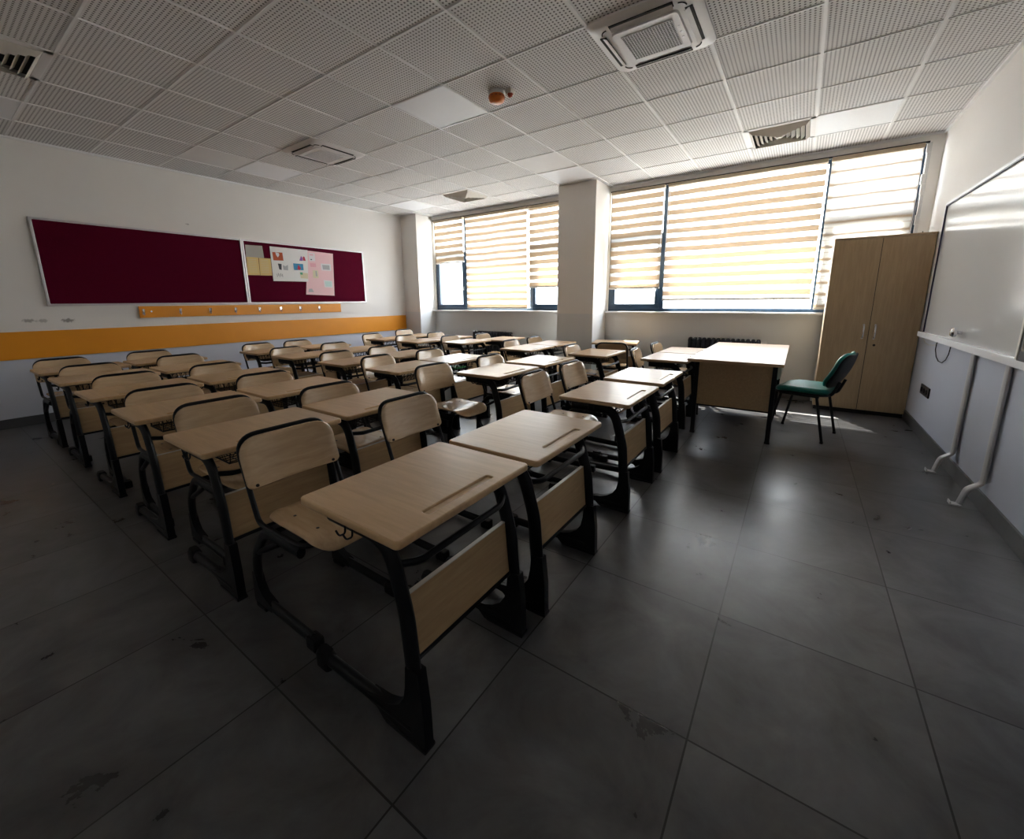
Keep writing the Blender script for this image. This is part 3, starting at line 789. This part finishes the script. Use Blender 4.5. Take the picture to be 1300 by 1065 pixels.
# smart display panel standing in front of the board, its edge at the right of the frame
t2 = thing('display_screen', 'dark framed display panel at the right edge, in front of the whiteboard', 'screen', (XR-.045, -.88, 1.0))
MB().mm((-.075, -.72, -.05), (-.002, .72, 1.02)).build('casing', M['plastic'], t2, smooth=0, bevel=.006)
MB().mm((-.079, -.67, .0), (-.0745, .67, .97)).build('screen_glass', simple('dark_screen_glass', (.01, .01, .012, 1), .08, coat=1), t2, smooth=0)
MB().mm((-.08, .70, -.045), (-.001, .725, 1.015)).build('side_trim', M['vane'], t2, smooth=0, bevel=.004)

def support(y, label):
    t = thing('board_support_leg', label, 'support leg', (XR, y, 0), 0, 'white tube legs under the whiteboard')
    MB().tube(fillet([(-.016, 0, .892), (-.016, 0, .16), (-.075, 0, .11), (-.095, 0, .012)], [0, .05, .05, 0], 7), .013, .027, 12, binormal=(0, 1, 0)).build('tube', M['legw'], t)
    MB().mm((-.135, -.025, .0), (-.085, .025, .006)).mm((-.140, -.025, .0), (-.134, .025, .02)).build('foot_plate', M['legw'], t, smooth=0, bevel=.001)
M['legw'] = simple('dull_white_tube', (.60, .59, .60, 1), .4)
support(.845, 'white tube leg under the whiteboard, the farther one')
support(.245, 'white tube leg under the whiteboard, the nearer one')

t = thing('power_socket', 'dark three gang wall socket low on the right wall', 'socket', (XR, 1.94, .418))
MB().mm((-.012, -.30*.5, -.045), (0, .15, .045)).build('plate', M['brownplug'], t, smooth=0, bevel=.004)
for k in (-1, 0, 1):
    MB().lathe([(.024, 0), (.024, .004), (.019, .004), (.018, .001)], (-.012, k*.092, 0), 18, 'x', -1).build('outlet', M['plastic'], t)
    pn = MB()
    for q in (-1, 1): pn.cyl((-.0125, k*.092+q*.009, 0), (-.0165, k*.092+q*.009, 0), .0025, 8)
    pn.build('contact', M['chrome'], t)
c = MB().tube([(XR-.012, y, z) for y, z in [(1.80, .90), (1.83, .86), (1.83, .81), (1.77, .755), (1.68, .725), (1.57, .725), (1.48, .76), (1.43, .81), (1.41, .90)]], .0035, n=8).build('cable', M['plastic'])
tag(c, 'thin black cable looping below the whiteboard', 'cable')
c = MB().tube([(XR-.008, y, z) for y, z in [(2.24, 1.02), (2.30, .98), (2.34, .93), (2.33, .87), (2.26, .835), (2.12, .825), (1.95, .835), (1.82, .86)]], .0025, n=8).build('cable', M['vane'])
tag(c, 'thin pale cable curling out from the lower whiteboard corner', 'cable')

# ------------------------------------------------------------------ cabinet
t = thing('cabinet', 'tall two door beech cabinet in the corner beside the window', 'cabinet', (.688, 2.545, 0))
wv, dp, ht = .79, .38, 1.885
MB().mm((-wv/2, .02, .045), (-wv/2+.018, dp, ht-.022)).mm((wv/2-.018, .02, .045), (wv/2, dp, ht-.022)).mm((-wv/2+.018, dp-.012, .045), (wv/2-.018, dp, ht-.022)).mm((-wv/2+.018, .02, .045), (wv/2-.018, dp-.012, .063)).build('carcass', M['cabedge'], t, smooth=0)
MB().mm((-wv/2-.002, -.004, ht-.022), (wv/2+.002, dp, ht)).build('top', M['cab'], t, smooth=0, bevel=.001)
MB().mm((-wv/2+.01, .03, 0), (wv/2-.01, dp-.01, .045)).build('plinth', M['plastic'], t, smooth=0)
MB().mm((-.003, .001, .05), (.003, .02, ht-.024)).build('gap_strip', M['dark'], t, smooth=0)
for s_ in (-1, 1):
    d = MB().mm((s_*.0025 if s_ > 0 else -wv/2+.001, 0, .05), (wv/2-.001 if s_ > 0 else -.0025, .018, ht-.025)).build('door', M['cab'], t, smooth=0, bevel=.001)
    xx = s_*.048
    h = MB().tube(fillet([(xx, 0, .975), (xx, -.028, .970), (xx, -.034, .905), (xx, -.028, .842), (xx, 0, .837)], .022, 5), .005, .008, 10, binormal=(1, 0, 0))
    h.cyl((xx, .0, .975), (xx, -.006, .975), .010).cyl((xx, .0, .837), (xx, -.006, .837), .010)
    h.build('handle', M['chrome'], d)
    if s_ > 0:
        MB().cyl((xx+.012, .0, .765), (xx+.012, -.008, .765), .012, 18).build('lock', M['screw'], d)
for i, (x, y, h_) in enumerate(((.30, .10, .022), (.20, .08, .012))):
    o = MB().cyl((.688+x, 2.545+y, ht), (.688+x, 2.545+y, ht+h_), .010 if i else .004, 12).build('pin' if i == 0 else 'bottle_cap', M['white'] if i else M['screw'])
    tag(o, 'thin dark pin standing on top of the cabinet' if i == 0 else 'small white cap lying on top of the cabinet', 'pin' if i == 0 else 'cap')

# ------------------------------------------------------------------ radiators
def radiator(x0, x1, label):
    t = thing('radiator', label, 'radiator', ((x0+x1)/2, 2.92, 0), 0, 'dark column radiators under the windows')
    w_ = x1-x0; n = int(w_/.055)
    m = MB()
    for k in range(n):
        x = -w_/2+w_*(k+.5)/n
        for yy in (-.04, .0, .04):
            m.tube([(x, yy, .13), (x, yy, .66)], .011, .009, 8)
        m.tube(fillet([(x, -.045, .15), (x, -.045, .69), (x, .045, .69), (x, .045, .15)], .03, 4), .014, .022, 8, binormal=(1, 0, 0))
        m.box((x, 0, .14), (.04, .10, .04))
    m.build('column', M['rad'], t)
    for zz in (.66, .145): MB().cyl((-w_/2, 0, zz), (w_/2, 0, zz), .019).build('header_pipe', M['rad'], t)
    f = MB()
    for s_ in (-1, 1): f.mm((s_*(w_/2-.1)-.015, -.03, 0), (s_*(w_/2-.1)+.015, .03, .13))
    f.build('foot', M['rad'], t, smooth=0)
    v_ = MB().cyl((w_/2, 0, .66), (w_/2+.06, 0, .66), .012).cyl((w_/2+.05, 0, .66), (w_/2+.05, -.05, .66), .018).cyl((w_/2+.05, 0, .66), (w_/2+.05, 0, .0), .009)
    v_.build('valve', M['white'], t)
    return t
radiator(-5.08, -4.20, 'dark column radiator under the window left of the middle pillar')
rd = radiator(-1.19, -.31, 'dark column radiator behind the teacher desk'); rd.scale = (1, 1, 1.06)

# ------------------------------------------------------------------ student desk
ZD = .68
def make_top():
    cu = bpy.data.curves.new('top_outline', 'CURVE'); cu.dimensions = '2D'; cu.fill_mode = 'BOTH'
    bv = .006; cu.extrude = .012-bv; cu.bevel_depth = bv; cu.bevel_resolution = 2
    def spl(pts):
        s_ = cu.splines.new('POLY'); s_.points.add(len(pts)-1)
        for q, p in zip(s_.points, pts): q.co = (p[0], p[1], 0, 1)
        s_.use_cyclic_u = True
    spl(rrect(.451-2*bv, .613-2*bv, .012, 5))
    spl(list(reversed(rrect(.030+2*bv-.004, .30+2*bv-.004, .012, 5, .172, -.01))))
    o = bpy.data.objects.new('tmp', cu); C.objects.link(o)
    dg = bpy.context.evaluated_depsgraph_get()
    me = bpy.data.meshes.new_from_object(o.evaluated_get(dg))
    bpy.data.objects.remove(o)
    bm = bmesh.new(); bm.from_mesh(me)
    bmesh.ops.translate(bm, verts=bm.verts, vec=(0, 0, ZD-.012))
    bmesh.ops.create_cube(bm, size=1, matrix=Matrix.Translation((.172, -.01, ZD-.0135)) @ Matrix.Diagonal((.048, .318, .015, 1)))
    bm.to_mesh(me); bm.free()
    me.materials.clear(); me.materials.append(M['beech']); me.name = 'tabletop'
    for p in me.polygons: p.material_index = 0
    me.shade_smooth(); me.set_sharp_from_angle(angle=R(40))
    return me

def make_desk():
    t = thing('student_desk', '', 'desk')
    o = bpy.data.objects.new('tabletop', make_top()); C.objects.link(o); o.parent = t
    for s_ in (-1, 1):
        y = s_*.250
        m = MB()
        m.tube(fillet([(-.15, y, ZD-.053), (.118, y, ZD-.053), (.176, y, .42), (.206, y, .02)], [0, .11, .4, 0], 8), .029, .0165, 14, binormal=(0, 1, 0))
        m.tube([(.18, y, .044), (.0, y, .040), (-.27, y, .032)], .022, .0185, 12, binormal=(0, 1, 0))
        # curved gusset between foot and column
        prof = [(-.02, .055), (.06, .066), (.10, .082), (.135, .108), (.157, .142), (.167, .19), (.173, .26), (.222, .26), (.234, .15), (.237, .0), (.055, .0), (.025, .026), (-.02, .03)]
        m.prism(prof, y-.0165, y+.0165)
        leg = m.build('leg', M['black'], t, smooth=40)
        cp = MB().add([(x, yy, 0) for x, yy in rrect(.075, .046, .015, 4, -.275, y)]+[(x, yy, .045) for x, yy in rrect(.075, .046, .015, 4, -.275, y)]+[(x, yy, .062) for x, yy in rrect(.058, .032, .012, 4, -.275, y)],
                      [tuple(range(20)), tuple(range(59, 39, -1))]+[(k*20+j, k*20+(j+1) % 20, (k+1)*20+(j+1) % 20, (k+1)*20+j) for k in (0, 1) for j in range(20)])
        cp.build('foot_cap', M['plastic'], leg, smooth=40)
        MB().mm((.065, y-.021, 0), (.240, y+.021, .014)).build('foot_pad', M['plastic'], leg, smooth=0, bevel=.004)
    # bowed bar under the front of the top and lower rail carrying the panel
    MB().tube(fillet([(.145, -.25, .560), (.178, -.19, .552), (.178, .19, .552), (.145, .25, .560)], .08, 6), .011, .011, 10).build('crossbar', M['black'], t)
    MB().mm((.158, -.234, .250), (.186, .234, .264)).build('panel_rail', M['black'], t, smooth=0, bevel=.003)
    pn = MB().box((.165, 0, .362), (.016, .466, .196), Matrix.Rotation(R(-5), 3, 'Y')).build('modesty_panel', M['panel'], t, smooth=0, bevel=.001)
    MB().box((.1566, 0, .4605), (.0165, .466, .003), Matrix.Rotation(R(-5), 3, 'Y')).build('edge_band', M['offedge'], pn, smooth=0)
    # top support rail across
    MB().tube([(-.08, -.25, ZD-.04), (-.08, .25, ZD-.04)], .010, n=8).tube([(.07, -.25, ZD-.04), (.07, .25, ZD-.04)], .010, n=8).build('under_frame', M['black'], t)
    # wire basket
    m = MB(); r = .0024; zt, zb_ = ZD-.03, ZD-.115
    xs0, xs1, ys = -.135, .105, .185
    m.tube([(xs0, -ys, zt), (xs1, -ys, zt), (xs1, ys, zt), (xs0, ys, zt)], r*1.3, n=6, closed=True)
    m.tube([(xs0+.02, -ys+.015, zb_), (xs1-.02, -ys+.015, zb_), (xs1-.02, ys-.015, zb_), (xs0+.02, ys-.015, zb_)], r*1.2, n=6, closed=True)
    for k in range(10):
        y = -ys+.02+(2*ys-.04)*k/9
        m.tube([(xs0, y, zt), (xs0+.02, y, zb_), (xs1-.02, y, zb_), (xs1, y, zt)], r, n=5)
    for k in range(6):
        x = xs0+.04+(xs1-xs0-.08)*k/5
        m.tube([(x, -ys, zt), (x, -ys+.015, zb_), (x, ys-.015, zb_), (x, ys, zt)], r, n=5)
    for xe, xb_ in ((xs1, xs1-.02), (xs0, xs0+.02)):
        zz = []
        for k in range(13):
            y = -ys+2*ys*k/12; zz.append((xe, y, zt) if k % 2 == 0 else (xb_+(xe-xb_)*.35, y, zt-.055))
        m.tube(zz, r, n=5)
    m.build('wire_basket', M['black'], t, smooth=0)
    # bag hook on the near side
    h = MB().tube([(-.16, -.278, ZD-.030), (.09, -.278, ZD-.030)], .0042, n=8)
    for dx in (-.012, .022):
        h.tube(fillet([(dx-.02, -.278, ZD-.03), (dx-.02, -.282, ZD-.07), (dx-.045, -.286, ZD-.085), (dx-.06, -.286, ZD-.072)], .015, 5), .003, n=6)
    h.build('bag_hook', M['black'], t)
    return t

# ------------------------------------------------------------------ student chair
def make_chair():
    t = thing('student_chair', '', 'chair')
    # seat
    ol = dense(rrect(.38, .335, [.075, .05, .05, .075], 6, .015, 0), .03)
    def zf(x, y): return .442 + .010*((y/.19)**2) - (.030*((x-.10)/.09)**2 if x > .10 else 0) + (.010*((-.08-x)/.11)**2 if x < -.08 else 0)
    st = MB().plate(ol, .013, zf, 6).build('seat', M['plyside'], t, smooth=50)
    for sx in (-.075, .085):
        for sy in (-.10, .10):
            MB().lathe([(.006, zf(sx, sy)+.006), (.006, zf(sx, sy)+.0078), (.002, zf(sx, sy)+.0085)], (sx, sy, 0), 10).build('screw', M['screw'], st)
    # backrest on the leaning frame, slightly hollow
    lean = math.atan2(.10, .34)
    rot = Matrix.Translation((-.247, 0, .635)) @ Matrix.Rotation(-lean, 4, 'Y') @ Matrix(((0, 0, 1, 0), (1, 0, 0, 0), (0, 1, 0, 0), (0, 0, 0, 1)))
    ol = dense(rrect(.396, .210, [.074, .074, .026, .026], 6, 0, .023), .03)
    bk = MB().plate(ol, .012, lambda a, b_: -.022+.020*(a/.19)**2+.004*(b_/.1)**2+.013, 6)
    bk.xf(rot); bk = bk.build('backrest', M['ply'], t, smooth=50)
    for sy in (-.163, .163):
        p = rot @ Vector((sy, -.070, .013-.002+.006)); q = rot @ Vector((sy, -.070, .013-.002+.0095))
        MB().cyl(p, q, .0065, 10).build('screw', M['screw'], bk)
    # one bent tube: back hoop and seat rail
    hy = .186
    path = fillet([(.13, -hy+.01, .418), (-.185, -hy, .424), (-.298, -hy, .765), (-.298, hy, .765), (-.185, hy, .424), (.13, hy-.01, .418)],
                  [.07, .05, .082, .082, .05, .07], 8, closed=True)
    MB().tube(path, .0098, n=10, closed=True).build('back_frame', M['black'], t)
    for s_ in (-1, 1):
        y = s_*.178
        m = MB().tube(fillet([(.10, y, .394), (-.16, y, .394), (-.275, y, .25), (-.292, y, .036), (.12, y, .034)], [0, .10, .2, .05, 0], 8), .0225, .0165, 12, binormal=(0, 1, 0))
        m.prism([(-.305, .02), (-.30, .16), (-.275, .16), (-.262, .11), (-.235, .072), (-.17, .052), (-.17, .02)], y-.016, y+.016)
        leg = m.build('leg', M['black'], t, smooth=40)
        MB().box((.125, y, .026), (.06, .042, .052)).build('foot_cap', M['plastic'], leg, smooth=0, bevel=.008)
        MB().box((-.255, y, .010), (.08, .036, .02)).build('foot_pad', M['plastic'], leg, smooth=0, bevel=.004)
        MB().tube([(-.270, y, .255), (-.05, y, .378)], .013, n=8).build('brace', M['black'], t)
    MB().tube([(.06, -.17, .408), (.06, .17, .408)], .0105, n=8).tube([(-.10, -.17, .408), (-.10, .17, .408)], .0105, n=8).build('seat_bar', M['black'], t)
    for ch in t.children: ch.scale = (1, 1, .972)
    return t

desk0 = make_desk(); chair0 = make_chair()
ordn = ['first', 'second', 'third', 'fourth', 'fifth', 'sixth']
rown = {1: 'nearest row to the camera', 2: 'second row from the camera', 3: 'third row from the camera', 4: 'fourth row from the camera', 5: 'fifth row from the camera', 6: 'sixth row from the camera'}
# columns A..F : front edge x ; rows: near edge y
XF = dict(A=-.645, B=-1.735, C=-2.535, D=-3.385, E=-4.27, F=-5.05)
CX, CY = .0589, -3.2587
desk_front = {}
desks = []   # (col, row, xf, y0, rot deg)
for col in 'ABCDEF':
    for row, y0 in ((1, -2.715), (2, -2.10), (3, -1.10), (4, -.475), (5, .70), (6, 1.325)):
        xf, yy, rz = XF[col], y0, 0
        if col == 'A' and row in (3, 4): yy = {3: -1.13, 4: -.445}[row]
        if col == 'A' and row == 2: yy = -2.085
        if col == 'B' and row in (3, 4): yy = {3: -.83, 4: -.145}[row]
        if col == 'A' and row >= 5: xf = -.735; yy = {5: .70, 6: 1.31}[row]
        if row in (3, 4) and col in 'DEF': xf = dict(D=-3.27, E=-4.15, F=-4.90)[col]
        if col == 'F' and row == 5: xf = -4.97
        if col == 'D' and row == 5: xf, yy = -3.60, .94
        if col == 'D' and row == 6: xf, yy = -3.40, 1.545
        if col == 'C' and row >= 5: xf = -2.42; yy = {5: .70, 6: 1.32}[row]
        if col == 'B' and row == 5: xf = -1.50; yy = .675
        if col == 'B' and row == 6: xf = None
        if xf is None: continue
        desks.append((col, row, xf, yy, rz))
first = True
for (col, row, xf, y0, rz) in desks:
    d = desk0 if first else copy_tree(desk0); first = False
    xf = CX+(xf-CX)*1.0448; y0 = CY+(y0-CY)*1.0448; desk_front[col+str(row)] = xf
    if (col, row) == ('A', 1): xf -= .02; y0 += .02
    d.location = (xf-.2255, y0+.3085, 0); d.rotation_euler = (0, 0, R(rz))
    d['label'] = f"student desk, {ordn['ABCDEF'.index(col)]} from the whiteboard end in the {rown[row]}"
    d['group'] = 'beech topped student desks'
d = copy_tree(desk0); d.location = (-2.05, 2.40, 0); d.rotation_euler = (0, 0, R(104))
d['label'] = 'student desk turned to face the window beside the middle pillar'; d['group'] = 'beech topped student desks'

# chairs: back top x, centre y
chairs = dict(A1=(-1.695, -2.43), A2=(-1.68, -1.78), B1=(-2.50, -2.39), B2=(-2.36, -1.82), C1=(-3.16, -2.425), C2=(-3.17, -1.83),
              D1=(-3.98, -2.40), D2=(-4.03, -1.81), E1=(-4.87, -2.43), E2=(-5.08, -1.75), F1=(-5.65, -2.47), F2=(-5.80, -1.81),
              A3=(-1.51, -.74), A4=(-1.50, -.155), B3=(-2.41, -.87), B4=(-2.33, -.155), C3=(-3.285, -.73), C4=(-3.23, -.10),
              D3=(-3.91, -.75), D4=(-3.87, -.16), E3=(-4.75, -.80), E4=(-4.75, -.19), F3=(-5.65, -.745), F4=(-5.50, -.25),
              A5=(-1.36, 1.12), A6=(-1.34, 1.79), B5=(-2.09, 1.10), C5=(-3.06, 1.23), C6=(-3.02, 1.82), D5=(-4.20, 1.36), D6=(-4.12, 1.95),
              E5=(-4.90, 1.09), E6=(-4.87, 1.75), F5=(-5.57, 1.03), F6=(-6.0, 1.95))
first = True
for k, (bx, y) in chairs.items():
    c = chair0 if first else copy_tree(chair0); first = False
    jit = 0 if k in ('A1', 'A2', 'B1') else random.uniform(-2.5, 2.5)
    if k == 'A5': jit = 7
    bx = CX+(bx-CX)*1.015; y = CY+(y-CY)*1.015
    if k in desk_front: bx = min(bx, desk_front[k]-.585)
    c.location = (bx+.298, y, 0); c.rotation_euler = (0, 0, R(jit))
    c['label'] = f"plywood student chair behind the {ordn['ABCDEF'.index(k[0])]} desk from the whiteboard end, {rown[int(k[1])]}"
    c['group'] = 'plywood student chairs'
c = copy_tree(chair0); c.location = (-1.87, 1.88, 0); c.rotation_euler = (0, 0, R(104))
c['label'] = 'student chair turned toward the window, showing its black hooped back'; c['group'] = 'plywood student chairs'
# green folder lying in a basket
o = MB().box((0, 0, 0), (.15, .19, .016)).build('folder', M['greenp'], smooth=0, bevel=.003)
o.location = (-2.651-.2255-.015, -.350+.3085, ZD-.1025); tag(o, 'small green folder lying in a desk basket in the fourth row', 'folder')

# ------------------------------------------------------------------ teacher's desk
t = thing('teacher_desk', 'large teacher desk with pale top and beech side panel', 'desk', (-.355, 1.44, 0))
ax, ay, zt = .36, .84, .75
MB().mm((-ax, -ay, zt-.025), (ax, ay, zt)).build('tabletop', M['beech'], t, smooth=0, bevel=.003)
fr = MB().mm((-ax+.03, -ay+.275, zt-.05), (ax-.05, -ay+.30, zt-.0255)).mm((-ax+.03, ay-.30, zt-.05), (ax-.05, ay-.275, zt-.0255)).mm((-ax+.03, -ay+.30, zt-.05), (-ax+.055, ay-.30, zt-.0255)).mm((ax-.075, -ay+.30, zt-.05), (ax-.05, ay-.30, zt-.0255))
fr.build('under_frame', M['black'], t, smooth=0)
for x in (-.325, .295):
    for y in (-.555, .60):
        l = MB().mm((x-.018, y-.018, .008), (x+.018, y+.018, zt-.0255)).build('leg', M['black'], t, smooth=0, bevel=.003)
        MB().mm((x-.021, y-.021, 0), (x+.021, y+.021, .018)).build('foot_pad', M['plastic'], l, smooth=0, bevel=.003)
MB().mm((-.307, -.565, .29), (.277, -.547, .722)).build('side_panel', M['panel2'] if 'panel2' in M else M['panel'], t, smooth=0, bevel=.001)
MB().mm((-.307, .592, .29), (.277, .610, .722)).build('side_panel', M['panel'], t, smooth=0, bevel=.001)
MB().mm((-.307, -.565, .278), (.277, -.547, .2895)).build('panel_edge', M['black'], t, smooth=0)
dr = MB().mm((-.10, .17, .46), (.31, .578, .72)).build('drawer_unit', M['drawergrey'] if 'drawergrey' in M else M['vane'], t, smooth=0, bevel=.002)
MB().mm((.311, .18, .47), (.326, .57, .71)).build('drawer_front', M['vane'], dr, smooth=0, bevel=.002)
MB().tube(fillet([(.326, .33, .60), (.346, .33, .60), (.346, .42, .60), (.326, .42, .60)], .01, 4), .004, n=8).build('handle', M['black'], dr)

# ------------------------------------------------------------------ green visitor chair
t = thing('visitor_chair', 'teal upholstered chair with thin black legs beside the teacher desk', 'chair', (.185, 1.405, 0), R(165))
ol = dense(rrect(.43, .455, [.10, .07, .07, .10], 7), .03)
MB().plate(ol, .050, lambda x, y: .448+.008*(y/.22)**2-(.018*((x-.08)/.13)**2 if x > .08 else 0), 7, edge=.45).build('seat', M['teal'], t, smooth=60)
MB().plate([(x*.97, y*.97) for x, y in ol], .012, lambda x, y: .420-(.012*((x-.08)/.13)**2 if x > .08 else 0), 4).build('seat_shell', M['plastic'], t, smooth=50)
lean = R(22)
rot = Matrix.Translation((-.270, 0, .632)) @ Matrix.Rotation(-lean, 4, 'Y') @ Matrix(((0, 0, 1, 0), (1, 0, 0, 0), (0, 1, 0, 0), (0, 0, 0, 1)))
ol = dense(rrect(.44, .33, [.11, .11, .09, .09], 7), .03)
MB().plate(ol, .034, lambda a, b_: .010+.045*(a/.22)**2+.02*(b_/.16)**2, 7, edge=.45).xf(rot).build('backrest', M['teal'], t, smooth=60)
MB().plate([(x*.99, y*.99) for x, y in ol], .016, lambda a, b_: -.014+.045*(a/.22)**2+.02*(b_/.16)**2, 6).xf(rot).build('back_shell', M['plastic'], t, smooth=50)
for s_ in (-1, 1):
    MB().tube(fillet([(-.10, s_*.10, .412), (-.215, s_*.10, .412), (-.262, s_*.10, .545)], [0, .05, 0], 7), .012, .008, 10, binormal=(0, 1, 0)).build('back_strut', M['black'], t)
    for (x0_, x1_, nm) in ((.14, .215, 'front'), (-.13, -.215, 'rear')):
        l = MB().tube([(x0_, s_*.20, .416), (x1_, s_*.215, .012)], .0115, .0085, 10, binormal=(0, 1, 0)).build('leg', M['black'], t)
        MB().lathe([(.013, 0), (.014, .004), (.013, .02)], (x1_, s_*.215, 0), 12).build('foot_cap', M['plastic'], l)
    MB().tube([(.155, s_*.20, .406), (-.15, s_*.20, .406)], .011, n=10).build('side_rail', M['black'], t)
MB().tube([(.10, -.20, .404), (.10, .20, .404)], .010, n=8).tube([(-.10, -.20, .404), (-.10, .20, .404)], .010, n=8).build('crossbar', M['black'], t)

# ------------------------------------------------------------------ daylight
wd = bpy.data.worlds.new('sky'); bpy.context.scene.world = wd; wd.use_nodes = True
nt = wd.node_tree; bg = nt.nodes['Background']
tc = N(nt, 'ShaderNodeTexCoord'); sx = N(nt, 'ShaderNodeSeparateXYZ'); nt.links.new(tc.outputs['Generated'], sx.inputs[0])
cr = N(nt, 'ShaderNodeValToRGB'); cr.color_ramp.elements[0].position = .0; cr.color_ramp.elements[0].color = (1, .98, .96, 1)
cr.color_ramp.elements[1].position = .8; cr.color_ramp.elements[1].color = (.72, .82, 1, 1)
nt.links.new(sx.outputs['Z'], cr.inputs['Fac']); nt.links.new(cr.outputs['Color'], bg.inputs['Color'])
bg.inputs['Strength'].default_value = 15.0
sun = bpy.data.lights.new('sun', 'SUN'); sun.energy = 45; sun.angle = R(.3); sun.color = (1, .93, .82)
so = bpy.data.objects.new('sun', sun); C.objects.link(so)
dv = Vector((.66, -1, -1.6)).normalized()
so.rotation_euler = dv.to_track_quat('-Z', 'Y').to_euler(); so.location = (0, 20, 20)
for (a, b_) in (W1, W2):
    al = bpy.data.lights.new('window_daylight', 'AREA'); al.shape = 'RECTANGLE'; al.size = b_-a; al.size_y = ZT-ZS; al.cycles.is_portal = True
    ao = bpy.data.objects.new('window_daylight', al); C.objects.link(ao); ao.location = ((a+b_)/2, 3.12, (ZS+ZT)/2)
    ao.rotation_euler = (R(-90), 0, 0)

# ------------------------------------------------------------------ camera
fx = 523.591; yaw, pit, rol = .603771864, .199551667, -.008769828
f = Vector((-math.sin(yaw)*math.cos(pit), math.cos(yaw)*math.cos(pit), -math.sin(pit)))
r0 = Vector((math.cos(yaw), math.sin(yaw), 0)); u0 = r0.cross(f)
r_ = r0*math.cos(rol)+u0*math.sin(rol); u_ = -r0*math.sin(rol)+u0*math.cos(rol)
cam = bpy.data.cameras.new('camera'); co = bpy.data.objects.new('camera', cam); C.objects.link(co)
mw = Matrix.Identity(4)
for i in range(3): mw[i][0] = r_[i]; mw[i][1] = u_[i]; mw[i][2] = -f[i]
mw[0][3], mw[1][3], mw[2][3] = .05889979, -3.25869901, 1.26355396
co.matrix_world = mw
cam.sensor_fit = 'HORIZONTAL'; cam.sensor_width = 36; cam.lens = fx/1300*36; cam.shift_y = -45/1300
cam.clip_start = .02; cam.clip_end = 400
sc = bpy.context.scene; sc.camera = co
sc.view_settings.view_transform = 'Standard'; sc.view_settings.look = 'None'
sc.view_settings.exposure = 0.55; sc.view_settings.gamma = 1; sc.view_settings.use_curve_mapping = False
